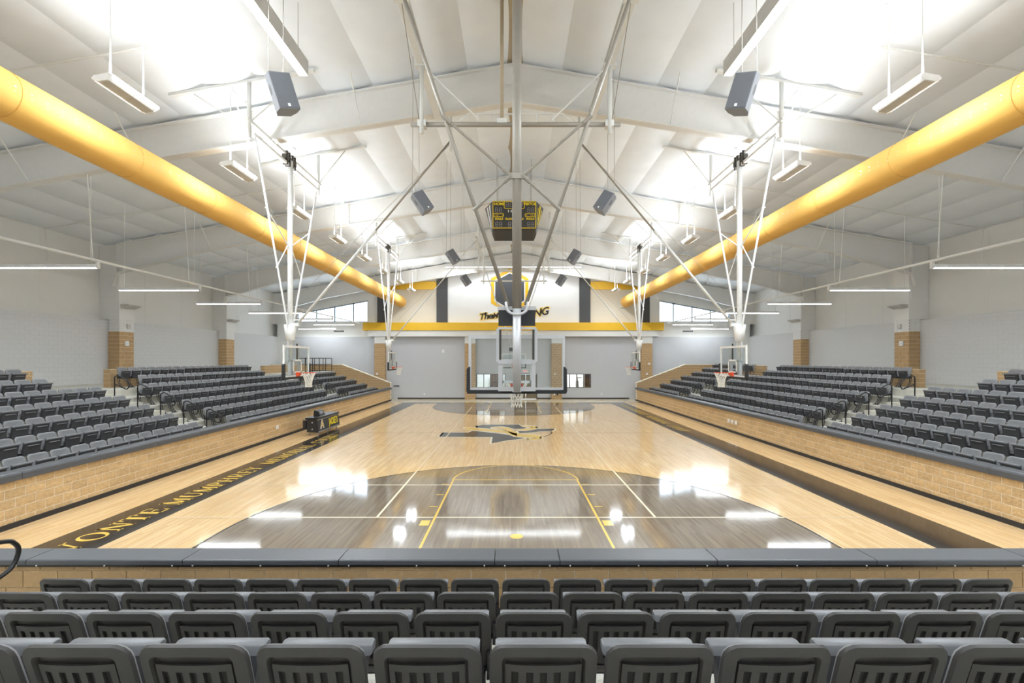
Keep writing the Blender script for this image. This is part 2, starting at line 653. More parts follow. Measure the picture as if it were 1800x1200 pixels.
# ---- centre-court emblem: state outline with a swoosh
def E(zx, zy):
    p = FL(770 + zx / 7.5, 720 + zy / 7.5)
    return (p.x, p.y)
black_polys = [
    [(30, 357), (85, 300), (400, 300), (450, 280), (500, 282), (700, 303), (890, 325), (1150, 372), (1020, 395), (930, 400), (705, 443), (720, 360)],
    [(520, 240), (530, 212), (580, 197), (1065, 195), (1085, 212), (1110, 225), (1175, 237), (1150, 248), (1000, 250), (940, 240), (870, 232), (690, 237), (740, 252), (640, 246)],
    [(1050, 285), (1200, 270), (1330, 250), (1535, 248), (1530, 268), (1490, 278), (1330, 288), (1200, 300), (1080, 308)],
    [(760, 293), (890, 284), (890, 294)],
]
for i, poly in enumerate(black_polys):
    cx = sum(p[0] for p in poly) / len(poly)
    cy = sum(p[1] for p in poly) / len(poly)
    mb = MB()
    pts = [E(*p) for p in poly]
    band(mb, pts + [pts[0], pts[1]], 0.24, L2)
    paint('emblem_border', mb, M_PAINTWHITE)
    mb = MB()
    mb.flat(pts, L3)
    paint('emblem_field', mb, M_PAINTBLACK)
def vband(mb, pts, ws, z):
    """swoosh: left/right offsets in picture rows, so the stroke swells"""
    T, B = [], []
    for (x, y), w in zip(pts, ws):
        T.append(E(x, y - w / 2))
        B.append(E(x, y + w / 2))
    for i in range(len(pts) - 1):
        mb.flat([B[i], B[i + 1], T[i + 1], T[i]], z)
strokes = [
    ([(330, 239), (420, 250), (600, 266), (760, 278), (900, 296), (1010, 330), (1130, 343), (1260, 348), (1340, 356), (1365, 366)], [3, 16, 22, 20, 24, 30, 30, 30, 26, 16]),
    ([(1365, 366), (1330, 382), (1260, 390), (1180, 392), (1200, 383)], [18, 18, 15, 8, 4]),
    ([(690, 238), (800, 236), (870, 246), (930, 268), (980, 295), (1040, 326)], [4, 12, 24, 40, 44, 30]),
    ([(1040, 272), (1150, 262), (1240, 248), (1310, 236), (1270, 224), (1180, 218), (1100, 214)], [4, 14, 18, 18, 10, 8, 4]),
]
for pts, ws in strokes:
    mb = MB()
    vband(mb, pts, [w * 1.45 + 15 for w in ws], L4)
    paint('emblem_border', mb, M_PAINTWHITE)
    mb = MB()
    vband(mb, pts, [w * 1.45 for w in ws], L5)
    paint('emblem_swoosh', mb, M_PAINTGOLD)
mb = MB()
band(mb, [E(*p) for p in [(1485, 285), (1500, 300), (1490, 318), (1450, 338), (1395, 355)]], 0.07, L3)
paint('emblem_arc', mb, M_PAINTBLACK)

# ---- serif floor lettering along both side stripes
def glyph(ch):
    q = []
    T, t, s = 0.20, 0.085, 0.07
    def st(x0, y0, x1, y1, w):
        q.append([(x0 - w / 2, y0), (x0 + w / 2, y0), (x1 + w / 2, y1), (x1 - w / 2, y1)])
    def bar(x0, x1, y0, y1):
        q.append([(x0, y0), (x1, y0), (x1, y1), (x0, y1)])
    def ser(x, y, w=0.34):
        bar(x - w / 2, x + w / 2, y - (s if y > 0.5 else 0), y + (0 if y > 0.5 else s))
    def arc(cx, cy, rx, ry, a0, a1, tx, ty, n=14):
        for i in range(n):
            a, b = math.radians(a0 + (a1 - a0) * i / n), math.radians(a0 + (a1 - a0) * (i + 1) / n)
            q.append([(cx + rx * math.cos(a), cy + ry * math.sin(a)), (cx + rx * math.cos(b), cy + ry * math.sin(b)),
                      (cx + (rx - tx) * math.cos(b), cy + (ry - ty) * math.sin(b)), (cx + (rx - tx) * math.cos(a), cy + (ry - ty) * math.sin(a))])
    w = 0.8
    if ch == 'V':
        st(.16, 1, .46, 0, T); st(.46, 0, .76, 1, t); ser(.16, 1); ser(.76, 1, .28); w = .92
    elif ch == 'O':
        arc(.45, .5, .43, .51, 0, 360, .17, .07, 28); w = .9
    elif ch == 'C':
        arc(.45, .5, .43, .51, 45, 315, .17, .07, 22); st(.76, .66, .76, .95, t); w = .85
    elif ch == 'N':
        st(.16, 0, .16, 1, t); st(.16, 1, .74, 0, T); st(.74, 0, .74, 1, t); ser(.14, 0, .26); ser(.76, 1, .26); ser(.14, 1, .2); w = .9
    elif ch == 'T':
        st(.4, 0, .4, 1, T); bar(.02, .78, .93, 1); ser(.4, 0); st(.05, .75, .05, 1, t); st(.75, .75, .75, 1, t); w = .8
    elif ch == 'E':
        st(.18, 0, .18, 1, T); bar(.05, .68, .93, 1); bar(.05, .7, 0, .07); bar(.2, .52, .47, .54); st(.66, .76, .66, 1, t); st(.69, 0, .69, .26, t); st(.52, .38, .52, .63, t); w = .76
    elif ch == 'M':
        st(.14, 0, .14, 1, t); st(.16, 1, .5, .05, T); st(.5, .05, .84, 1, t); st(.86, 0, .86, 1, T); ser(.14, 0, .26); ser(.86, 0, .34); ser(.12, 1, .24); ser(.9, 1, .24); w = 1.06
    elif ch == 'U':
        st(.18, .3, .18, 1, T); st(.72, .3, .72, 1, t); arc(.43, .32, .335, .33, 180, 360, .13, .08); ser(.18, 1); ser(.72, 1, .26); w = .88
    elif ch in 'PR':
        st(.18, 0, .18, 1, T); arc(.36, .73, .34, .27, -90, 90, .16, .06); bar(.18, .38, .94, 1); bar(.18, .38, .46, .52); ser(.18, 0); bar(.04, .2, .94, 1)
        if ch == 'R':
            st(.42, .48, .72, 0, T); bar(.66, .88, 0, .05)
        w = .86 if ch == 'R' else .78
    elif ch == 'H':
        st(.18, 0, .18, 1, T); st(.72, 0, .72, 1, T); bar(.18, .72, .46, .53)
        for x in (.18, .72):
            ser(x, 0); ser(x, 1)
        w = .92
    elif ch == 'Y':
        st(.16, 1, .43, .45, T); st(.43, .45, .72, 1, t); st(.43, 0, .43, .48, T); ser(.14, 1); ser(.72, 1, .26); ser(.43, 0); w = .86
    elif ch == 'I':
        st(.2, 0, .2, 1, T); ser(.2, 0); ser(.2, 1); w = .42
    elif ch == 'A':
        st(.14, 0, .43, 1, t); st(.43, 1, .74, 0, T); bar(.24, .64, .3, .36); ser(.14, 0, .26); ser(.74, 0); w = .9
    elif ch == 'L':
        st(.18, 0, .18, 1, T); bar(.05, .68, 0, .07); st(.67, 0, .67, .28, t); ser(.18, 1); w = .74
    return q, w


def floor_text(words, rot):
    H = 0.50
    for body, ystart, yend in words:
        gl = [glyph(c) for c in body]
        total = sum(g[1] for g in gl) + 0.06 * (len(gl) - 1)
        k = (yend - ystart) / total
        y = ystart
        for (q, w) in gl:
            mb = MB()
            for poly in q:
                pts = []
                for (gx, gy) in poly:
                    X, Y = -8.13 - H * gy, y + gx * k
                    if rot:
                        X, Y = -X, Y0 + Y1 - Y
                    pts.append((X, Y))
                mb.flat(pts, L3)
            paint('floor_letter', mb, M_PAINTGOLD)
            y += (w + 0.06) * k
WORDS = [('VONTE', 8.2, 10.72), ('MUMPHREY', 10.98, 14.85), ('MEMORIAL', 15.25, 18.75), ('COURT', 19.1, 21.3)]
floor_text(WORDS, False)
floor_text(WORDS, True)

# ---- outer walls
def gable_poly(zlow, x0, x1):
    pts = [(x0, zlow), (x1, zlow), (x1, roof(x1))]
    if x0 < 0 < x1:
        pts.append((0, RIDGE))
    pts.append((x0, roof(x0)))
    return pts
WZ = 6.85                      # window sill height
WXI, WXO = 13.02, 19.25        # clerestory extent
def wtop(x):
    return 8.80 - 0.186 * (abs(x) - 13.02)
def end_wall(name, y0, y1, label):
    mb = MB()
    mb.prism(gable_poly(5.53, -WXI, WXI), 'y', y0, y1)
    for s in (-1, 1):
        a, b = s * WXI, s * XU
        mb.prism([(a, 5.53), (b, 5.53), (b, WZ), (a, WZ)], 'y', y0, y1)
        c = s * WXO
        mb.prism([(c, WZ), (b, WZ), (b, wtop(c)), (c, wtop(c))], 'y', y0, y1)
        mb.prism([(a, wtop(a)), (c, wtop(c)), (b, wtop(c)), (b, roof(b)), (a, roof(a))], 'y', y0, y1)
    return struct(name, mb, M_WHITEWALL, label)
wall_far = end_wall('wall_far', FARY, FARY + 0.25, 'white upper gable wall with charcoal strips and yellow bands')
wall_near = end_wall('wall_near', NEARY - 0.25, NEARY, 'white gable wall behind the end stand')
mb = MB()
DX0, DX1, DH = 0.13, 2.05, 2.2
OFW = [(-3.3, -0.72), (4.4, 6.9)]       # office windows
OZ0, OZ1 = 1.0, 2.25
yb0, yb1 = FARY - 0.08, FARY + 0.25
xs = [-XU, OFW[0][0], OFW[0][1], DX0, DX1, OFW[1][0], OFW[1][1], XU]
for i in range(len(xs) - 1):
    a, b = xs[i], xs[i + 1]
    if (a, b) in OFW:
        mb.box(a, b, yb0, yb1, 0, OZ0); mb.box(a, b, yb0, yb1, OZ1, 5.53)
    elif a == DX0:
        mb.box(a, b, yb0, yb1, DH, 5.53)
    else:
        mb.box(a, b, yb0, yb1, 0, 5.53)
wall_far_low = struct('wall_far_lower', mb, M_GREYWALL, 'smooth grey painted lower wall with brown door and office windows')
mb = MB()
mb.box(-XU, XU, NEARY - 0.25, NEARY + 0.08, 0, 5.53)
struct('wall_near_lower', mb, M_GREYWALL, 'grey lower wall behind the end stand')
mb = MB()
for a, b in ((-10.3, DX0 - 0.05), (DX1 + 0.05, 10.3)):
    mb.box(a, b, yb0 - 0.015, yb0, 0, 0.12)
struct('baseboard_far', mb, M_DARKSTEEL, 'dark rubber baseboard along the far grey wall')
for s, nm in ((-1, 'left'), (1, 'right')):
    mb = MB()
    mb.box(min(s * XU, s * (XU + .25)), max(s * XU, s * (XU + .25)), NEARY, FARY, 5.52, roof(XU) + 0.1)
    w = struct('wall_%s_upper' % nm, mb, M_WHITEWALL, 'white upper side wall %s' % ('over the scorer\'s table side' if s < 0 else 'opposite the scorer\'s table'))
    # vertical panel joints as slim battens
    for yv in [NEARY + 2.9 * k for k in range(1, 15)]:
        m2 = MB()
        m2.box(min(s * XU, s * (XU - .008)), max(s * XU, s * (XU - .008)), yv - .012, yv + .012, 5.55, roof(XU) - .05)
        part('panel_joint', m2, M_WHITEWALL, w)
    mb = MB()
    mb.box(min(s * (XW + .004), s * (XW + .45)), max(s * (XW + .004), s * (XW + .45)), NEARY, FARY - 0.08, 0, 5.52)
    w = struct('wall_%s' % nm, mb, M_CMUJ, 'grey painted block side wall %s' % ('behind the scorer\'s table stand' if s < 0 else 'facing the scorer\'s table'))
    ya, yb = 12.0, FARY - 0.1
    if s < 0:
        f = (Vector((-XW - .004, ya, 2.31)), Y3, Z3, X3, yb - ya, 3.2, 0.1)
    else:
        f = (Vector((XW + .004, yb, 2.31)), -Y3, Z3, -X3, yb - ya, 3.2, 0.1)
    block_faces(w, [f], M_CMU, limit=260, depth=0.004, joint=0.006)

# ---- brick columns on the side walls and the far wall
def column(x0, x1, y0, y1, zb, label, faces):
    mb = MB()
    mb.box(x0 + .012, x1 - .012, y0 + .012, y1 - .012, zb, 4.94)
    c = struct('brick_column', mb, M_MORTAR, label)
    fs = []
    for f in faces:
        if f == '-y':
            fs.append(((x0 + .006, y0 + .012, zb), X3, Z3, -Y3, x1 - x0 - .012, 4.94 - zb, 0.1))
        if f == '+x':
            fs.append(((x1 - .012, y0 + .006, zb), Y3, Z3, X3, y1 - y0 - .012, 4.94 - zb, 0.2))
        if f == '-x':
            fs.append(((x0 + .012, y1 - .006, zb), -Y3, Z3, -X3, y1 - y0 - .012, 4.94 - zb, 0.2))
    block_faces(c, fs, M_BLOCK, limit=120, depth=0.012)
    m2 = MB()
    m2.box(x0 + .012, x1 - .012, y0 + .012, y1 - .012, 4.94, 5.55)
    cap = part('painted_cap', m2, M_CMUJ, c)
    # white-painted brick courses
    m3 = MB()
    nrow = 8
    for r in range(nrow):
        z0 = 4.945 + r * 0.0755
        for f in faces:
            L = (x1 - x0) if f == '-y' else (y1 - y0)
            n = max(1, int(L / 0.2))
            for i in range(n):
                a = (i + (0.25 if r % 2 else 0)) * L / n + .006
                b = min(a + L / n - .01, L - .004)
                if f == '-y':
                    m3.box(x0 + a, x0 + b, y0, y0 + .013, z0, z0 + .067)
                elif f == '+x':
                    m3.box(x1 - .013, x1, y0 + a, y0 + b, z0, z0 + .067)
                else:
                    m3.box(x0, x0 + .013, y0 + a, y0 + b, z0, z0 + .067)
    o = part('painted_brick', m3, M_WHITEWALL, c)
    o['kind'] = 'stuff'
    return c
FRAMES = [5.8, 14.5, 23.2, 31.9]
for s in (-1, 1):
    side = 'on the scorer\'s table side' if s < 0 else 'opposite the scorer\'s table'
    for i, yf in enumerate((23.2, 31.9)):
        xa, xb = sorted((s * 20.13, s * XW))
        column(xa, xb, yf, yf + 0.9, 2.31, 'tan block column %s, %s from the far windows' % (side, ('second', 'first')[i]),
               ['-y', '+x' if s < 0 else '-x'])
        # white boxed column above
        xa, xb = sorted((s * 20.13, s * XU))
        mb = MB()
        mb.box(xa, xb, yf, yf + 0.95, 5.55, roof(20.13) - 0.9)
        struct('trim_column_box', mb, M_WHITEWALL, 'white boxed column head above the tan blocks %s, %s from the far windows' % (side, ('second', 'first')[i]))
for k, xc in enumerate((-11.8, -3.83, 3.82, 11.78)):
    column(xc - 0.47, xc + 0.47, 40.1, FARY - 0.08, 0.0, 'tall tan block column on the far wall, %s' % ('beside the scorer\'s table stand', 'beside the office window by the brown door', 'between the brown door and wide office window', 'beside the stand opposite the table')[k],
           ['-y', '+x', '-x'])
# corner column edges
for s in (-1, 1):
    mb = MB()
    xa, xb = sorted((s * 19.85, s * XW))
    mb.box(xa, xb, 39.9, FARY - .08, 2.3, roof(20) - 1.0)
    struct('trim_corner_post', mb, M_WHITEWALL, 'white corner post where the far wall meets the %s' % ('table-side wall' if s < 0 else 'opposite side wall'))

# ---- far wall bands, beam, strips
FY = FARY
def far_piece(name, x0, x1, z0, z1, y0, m, label, ztopslope=False):
    mb = MB()
    if ztopslope:
        mb.prism([(x0, z0), (x1, z0), (x1, roof(x1) - 0.05), (x0, roof(x0) - 0.05)], 'y', y0, FY)
    else:
        mb.box(x0, x1, y0, FY, z0, z1)
    return struct(name, mb, m, label)
far_piece('trim_yellow_beam', -13.2, 13.2, 6.08, 6.76, 39.9, M_YELLOW, 'long yellow fascia beam across the far wall')
far_piece('trim_white_soffit', -12.8, 12.8, 5.55, 6.08, 40.0, M_WHITEWALL, 'white soffit under the yellow beam')
for s in (-1, 1):
    nm = 'over the scorer\'s table side' if s < 0 else 'opposite the table side'
    for x0, x1, w in ((5.86, 6.84, 'inner'), (11.12, 12.1, 'outer')):
        a, b = sorted((s * x0, s * x1))
        far_piece('trim_charcoal_strip', a, b, 6.76, 0, 40.42, M_CHARPANEL, 'charcoal vertical strip, %s one, far wall %s' % (w, nm), True)
    a, b = sorted((s * 6.84, s * 11.12))
    far_piece('trim_cream_panel', a, b, 6.76, 0, 40.52, M_CREAM, 'cream wall panel between charcoal strips %s' % nm, True)
    a, b = sorted((s * 6.84, s * 12.1))
    far_piece('trim_yellow_band', a, b, 9.74, 10.42, 40.30, M_YELLOW, 'short yellow band across the cream panel %s' % nm)
mb = MB()
mb.prism([(-5.86, 6.76), (5.86, 6.76), (5.86, roof(5.86) - .05), (0, RIDGE - .05), (-5.86, roof(5.86) - .05)], 'y', 40.5, FY)
centre_panel = struct('trim_white_panel', mb, M_PANELWHITE, 'bright white mural panel at the middle of the far wall')

# mural: plain badge in the mascot's place, and the lettering that shows
def wall_frame(px, py, d):
    return P(px, py, d)
D = 40.49
def hexpts(cx, cy, rx, ry):
    return [(cx + rx * c, cy + ry * s) for c, s in ((-.95, -.55), (0, -1.05), (.95, -.55), (.95, .55), (0, 1.0), (-.95, .55))]
for (rx, ry, y, m, nm) in ((1.75, 2.0, D, M_YELLOW, 'badge_border'), (1.45, 1.66, D - .012, M_PANELWHITE, 'badge_inline'), (1.35, 1.55, D - .024, M_CHARPANEL, 'badge_field')):
    c = P(896, 511, 40.5)
    mb = MB()
    mb.prism(hexpts(c.x, c.z, rx, ry), 'y', y - .012, y)
    part(nm, mb, m, centre_panel)
for body, px, py, sz, ang in (('The', 853, 556, .74, 0.12), ('M', 870, 555, .62, 0.12), ('NG', 950, 549, .92, 0.2)):
    c = P(px, py, 40.4)
    for off, y, m, nm in ((0.10, D - .002, M_MURALGOLD, 'mural_glow'), (0.02, D - .012, M_BLACK, 'mural_letter')):
        t = text_mb(body, sz, shear=0.35, offset=off, extrude=0.004)
        ca, sa = math.cos(ang), math.sin(ang)
        xform(t, frame_mat((c.x, y - .006, c.z), (ca, 0, sa), (-sa, 0, ca), (0, -1, 0)))
        part(nm, t, m, centre_panel)

# far wall vents
for s in (-1, 1):
    cx = s * 15.55
    mb = MB()
    mb.box(cx - .5, cx + .5, FY - .03, FY, 5.95, 6.13)
    v = tag(obj('vent_grille', mb.mesh('vent_grille'), M_WHITE), 'black slotted air grille on the far wall %s' % ('above the railed platform' if s < 0 else 'above the sloped brick wall opposite the table'), 'grille')
    for k in range(9):
        m2 = MB()
        m2.box(cx - .46 + k * .104, cx - .46 + k * .104 + .075, FY - .045, FY - .03, 5.97, 6.11)
        part('slot', m2, M_BLACK, v)

# ---- clerestory windows, far and near ends
wi = 1
for yw, dirn in ((FARY, 1), (NEARY, -1)):
    for s in (-1, 1):
        mb = MB()
        yc = yw + dirn * 0.12
        xs = [13.02, 14.30, 15.97, 17.6, 19.25]
        for x in xs:
            w = 0.05
            x0, x1 = sorted((s * (x - w), s * (x + w)))
            mb.prism([(x0, WZ), (x1, WZ), (x1, wtop(x1)), (x0, wtop(x0))], 'y', yc - .06, yc + .06)
        a, b = s * 13.02, s * 19.25
        mb.prism([(a, WZ), (b, WZ), (b, WZ + .07), (a, WZ + .07)], 'y', yc - .06, yc + .06)
        mb.prism([(a, wtop(a) - .1), (b, wtop(b) - .1), (b, wtop(b)), (a, wtop(a))], 'y', yc - .06, yc + .06)
        w = struct('window_%d' % wi, mb, M_MULL, 'clerestory window with sloped head, %s, %s' % ('far gable' if dirn > 0 else 'gable behind the end stand', 'scorer\'s table side' if s < 0 else 'side opposite the table'))
        wi += 1
        for i in range(4):
            p, q = s * (xs[i] + .05), s * (xs[i + 1] - .05)
            m2 = MB()
            m2.prism([(p, WZ + .07), (q, WZ + .07), (q, wtop(q) - .1), (p, wtop(p) - .1)], 'y', yc - .006, yc + .006)
            part('pane', m2, M_GLASS, w)

# ---- roof: deck, liner panels between purlins, steel frames
mb = MB()
mb.prism([(-XU - .3, roof(XU) + .12), (0, RIDGE + .17), (XU + .3, roof(XU) + .12), (XU + .3, roof(XU) + .32), (0, RIDGE + .37), (-XU - .3, roof(XU) + .32)], 'y', NEARY - .3, FARY + .3)
ceiling = struct('ceiling', mb, M_LINER, 'white gabled ceiling with quilted insulation liner and steel frames')
NS = 14
SW = XU / NS
def liner_mesh(s, seed):
    rnd = random.Random(seed)
    mb = MB()
    nx, ny, L = 8, 24, 8.7
    ph = rnd.random() * 6
    for j in range(ny + 1):
        for i in range(nx + 1):
            u, v = i / nx, j / ny
            x = u * SW
            sag = 0.11 * math.sin(PI * u) ** 0.8 * (0.55 + 0.45 * abs(math.sin(3 * PI * v)) ** 0.7) + 0.012 * math.sin(17 * v + 5 * u + ph) * math.sin(PI * u)
            mb.v.append(Vector((s * x, v * L, -SLOPE * x - sag + 0.05)))
    for j in range(ny):
        for i in range(nx):
            a = j * (nx + 1) + i
            q = (a, a + nx + 1, a + nx + 2, a + 1)
            mb.f.append(q if s > 0 else q[::-1])
    me = mb.mesh('liner_panel', smooth=True)
    me.materials.append(M_LINER)
    return me
for s in (-1, 1):
    meshes = [liner_mesh(s, k) for k in range(4)]
    for b in range(5):
        for i in range(NS):
            o = bpy.data.objects.new('liner_panel', meshes[(b * 3 + i) % 4])
            COL.objects.link(o)
            o.parent = ceiling
            o.location = (s * i * SW, NEARY + 8.7 * b, roof(i * SW))
# brown ridge strip
mb = MB()
mb.box(-.28, .28, NEARY + .1, FARY - .2, RIDGE - .03, RIDGE + .02)
part('ridge_strip', mb, mat('ridge_tan', srgb(176, 160, 136), 0.7), ceiling)

RB = [(0, 11.64), (5.46, 10.79), (10.9, 9.93), (16.3, 8.92), (20.13, 7.9)]
for yi, yf in enumerate(FRAMES + [39.9]):
    lab = 'white steel roof frame, %s counted from the far windows' % ('fifth', 'fourth', 'third', 'second', 'first')[yi]
    mb = MB()
    web = [(s_ * x, z) for s_ in (1,) for x, z in RB]
    def botpoly(s):
        return [(s * x, z) for x, z in RB]
    for s in (-1, 1):
        bp = botpoly(s)
        for i in range(len(bp) - 1):
            (xa, za), (xb, zb) = bp[i], bp[i + 1]
            mb.prism([(xa, za), (xb, zb), (xb, roof(xb) - .12), (xa, roof(xa) - .12)], 'y', yf - .012, yf + .012)
            mb.prism([(xa, za), (xb, zb), (xb, zb + .025), (xa, za + .025)], 'y', yf - .16, yf + .16)
            mb.prism([(xa, roof(xa) - .16), (xb, roof(xb) - .16), (xb, roof(xb) - .12), (xa, roof(xa) - .12)], 'y', yf - .14, yf + .14)
    fr = struct('roof_frame', mb, M_RAFTER, lab)
    for s in (-1, 1):
        # haunch flange down the wall
        m2 = MB()
        m2.prism([(s * 20.13, 7.9), (s * 20.35, 7.2), (s * 20.37, 7.2), (s * 20.17, roof(20.13) - .15), (s * 20.13, roof(20.13) - .15)], 'y', yf - .16, yf + .16)
        m2.prism([(s * 20.13, 7.9), (s * 20.3, 6.6), (s * XU, 6.6), (s * XU, roof(XU) - .1), (s * 20.13, roof(20.13) - .15)], 'y', yf - .012, yf + .012)
        part('knee_plate', m2, M_RAFTER, fr)
        for xq in (2.6, 4.9, 8.4, 11.9, 15.4):
            i = max(k for k in range(len(RB)) if RB[k][0] <= xq)
            i = min(i, len(RB) - 2)
            zb = RB[i][1] + (RB[i + 1][1] - RB[i][1]) * (xq - RB[i][0]) / (RB[i + 1][0] - RB[i][0])
            for dy in (-1, 1):
                m2 = MB()
                m2.tube([(s * xq, yf + dy * .1, zb + .05), (s * xq, yf + dy * 1.0, roof(xq) - .1)], .022, 6)
                part('flange_brace', m2, M_STEEL, fr)
                if xq in (4.9, 11.9):
                    m3 = MB()
                    m3.box(s * xq - .06, s * xq + .06, yf + dy * .01 - .004, yf + dy * .01 + .004, zb + .03, roof(xq) - .14)
                    part('web_stiffener', m3, M_RAFTER, fr)
# ================================================================== STANDS
TABLE_SIDE = {-1: 'scorer\'s table side', 1: 'side facing scorer\'s table'}
# concrete risers, side stands
for s in (-1, 1):
    prof = [(WX + .29, 0)]
    prof += [(WX + .29, ftread(1))]
    for k in range(1, 7):
        xr = ROWX1 + ROWD * (k - 1) + .13
        prof += [(xr, ftread(k)), (xr, ftread(k + 1))]
    prof += [(XW + .012, ftread(7)), (XW + .012, 0)]
    mb = MB()
    mb.prism([(s * x, z) for x, z in prof], 'y', 6.2, 38.7)
    cs = struct('concrete_stand', mb, M_CONC, 'stepped pale concrete stand, %s' % TABLE_SIDE[s])
    for ya, yb in ((16.45, 17.95), (29.72, 31.2)):
        for k in range(1, 7):
            xr = ROWX1 + ROWD * (k - 1) + .13
            m2 = MB()
            a, b = sorted((s * (xr - .40), s * xr))
            m2.box(a, b, ya, yb, ftread(k), ftread(k) + RISE / 2)
            part('aisle_step', m2, M_CONC, cs)
    # low block walls at the back of the last row
    for (ya, yb) in ((9.0, 16.2), (19.3, 28.7), (31.3, 38.7)):
        m2 = MB()
        a, b = sorted((s * 17.17, s * 17.43))
        m2.box(a, b, ya + .012, yb, ftread(7), 3.09)
        bw = part('parapet', m2, M_MORTAR, cs)
        fs = [((min(s * 17.16, s * 17.44), ya + .012, ftread(7)), X3, Z3, -Y3, .28, .78, 0)]
        if s < 0:
            fs.append(((-17.17, ya, ftread(7)), Y3, Z3, X3, yb - ya, .78, 0))
        else:
            fs.append(((17.17, yb, ftread(7)), -Y3, Z3, -X3, yb - ya, .78, 0))
        block_faces(bw, fs, M_BLOCK, limit=0, depth=0.012)

# front walls of the stands, split-faced towards the court
def pad_profile(w):
    return [(-.05, -.02), (-.05, .10), (-.03, .135), (.02, .15), (w - .02, .15), (w + .02, .135), (w + .04, .10), (w + .04, .0), (w + .04, -.05), (w, -.05), (w, -.02)]
for s, nm in ((-1, 'left'), (1, 'right')):
    mb = MB()
    a, b = sorted((s * (WX + .010), s * (WX + .29)))
    mb.box(a, b, 5.6, 39.0, 0, 1.0)
    w = struct('wall_stand_%s' % nm, mb, M_MORTAR, 'low tan split-face block wall in front of the stand, %s' % TABLE_SIDE[s])
    if s < 0:
        f = (Vector((-WX - .010, 5.6, 0.0)), Y3, Z3, X3, 33.4, 1.0, .13)
    else:
        f = (Vector((WX + .010, 39.0, 0.0)), -Y3, Z3, -X3, 33.4, 1.0, .07)
    block_faces(w, [f], M_SPLIT, rough=True, limit=300, depth=0.009, joint=0.017)
    yv = 5.6 + (0.35 if s < 0 else 0.8)
    edges = [5.6]
    while yv < 38.9:
        edges.append(yv)
        yv += 1.83
    edges.append(39.0)
    for i in range(len(edges) - 1):
        m2 = MB()
        m2.prism([(s * (WX + x), 1.0 + z) for x, z in pad_profile(.29)], 'y', edges[i] + .004, edges[i + 1] - .004)
        part('rail_pad', m2, M_PAD, w)
    mb = MB()
    a, b = sorted((s * (WX - .028), s * (WX + .01)))
    mb.box(a, b, 5.6, 39.0, 0, .11)
    struct('baseboard_%s' % nm, mb, M_BLACK, 'black rubber base at the foot of the stand wall, %s' % TABLE_SIDE[s])
    # sloping end wall beyond the last seats
    poly = [(10.48, 0), (10.48, 1.5), (14.6, 3.06), (XW, 3.06), (XW, 0)]
    mb = MB()
    mb.prism([(s * x, z) for x, z in poly], 'y', 38.72, 39.0)
    ew = struct('wall_slope_%s' % nm, mb, M_MORTAR, 'tan block end wall with a sloping top beside the far seats, %s' % TABLE_SIDE[s])
    m2 = MB()
    for (xa, za), (xb, zb) in (((10.46, 1.5), (14.6, 3.06)), ((14.6, 3.06), (XW, 3.06))):
        m2.prism([(s * xa, za), (s * xb, zb), (s * xb, zb + .05), (s * xa, za + .05)], 'y', 38.69, 39.03)
    part('coping', m2, M_MORTAR, ew)
    # courses, cut to the slope
    rest = MB()
    r = 0
    while r * .203 < 3.0:
        z0 = r * .203
        x = 10.48 - (.2 if r % 2 else 0)
        while x < XW:
            xa, xb = max(x, 10.48), min(x + .406, XW)
            tf = lambda v: min(3.06, 1.5 + (v - 10.48) * (1.56 / 4.12))
            if xb - xa > .05 and tf(xb) > z0 + .01:
                za, zb = min(z0 + .197, tf(xa)), min(z0 + .197, tf(xb))
                if za > z0 + .012:
                    rest.prism([(s * (xa + .006), z0 + .006), (s * (xb - .006), z0 + .006), (s * (xb - .006), zb), (s * (xa + .006), za)], 'y', 38.705, 38.72)
                else:
                    xk = 10.48 + (z0 + .006 - 1.5) / (1.56 / 4.12)
                    if xb - .006 - xk > .01:
                        rest.prism([(s * xk, z0 + .006), (s * (xb - .006), z0 + .006), (s * (xb - .006), zb)], 'y', 38.705, 38.72)
            x += .406
        r += 1
    o = obj('block_courses', rest.mesh('block_courses'), M_BLOCK, ew)
    o['kind'] = 'stuff'

# end stand: wall and pads
EW0, EW1 = 5.36, 5.68
mb = MB()
mb.box(-10.45, 10.45, EW0 + .012, EW1 - .012, 0, 1.07)
w_end = struct('wall_stand_end', mb, M_MORTAR, 'low tan block wall in front of the end stand behind the basket')
block_faces(w_end, [((-7.3, EW0 + .012, .411), X3, Z3, -Y3, 14.6, .66, .17)], M_BLOCK, limit=200, depth=0.012, bh=.203)
edges = [-7.61, -5.78, -3.95, -2.12, -.29, .476, 2.32, 4.19, 6.02, 7.85]
for i in range(len(edges) - 1):
    mb = MB()
    prof = [(EW1 + .05, -.02), (EW1 + .05, .10), (EW1 + .03, .135), (EW1 - .02, .15), (EW0 - .01, .155), (EW0 - .025, .15), (EW0 - .03, .14), (EW0 - .03, .10), (EW0, .07), (EW1 + .02, .07)]
    mb.prism([(y, 1.0 + z) for y, z in prof], 'x', edges[i] + .005, edges[i + 1] - .005)
    pd = part('rail_pad', mb, M_PAD, w_end)
    m2 = MB()
    m2.box(edges[i], edges[i + 1], EW0 - .022, EW0, 1.07, 1.115)
    part('pad_flange', m2, M_BLACKMETAL, pd)
    L = edges[i + 1] - edges[i]
    for t in ((.12, L - .12) if L < 1 else (.12, L / 2, L - .12)):
        m3 = MB()
        m3.tube([(edges[i] + t, EW0 - .022, 1.088), (edges[i] + t, EW0 - .03, 1.088)], .009, 8)
        part('bolt', m3, M_WHITE, pd)
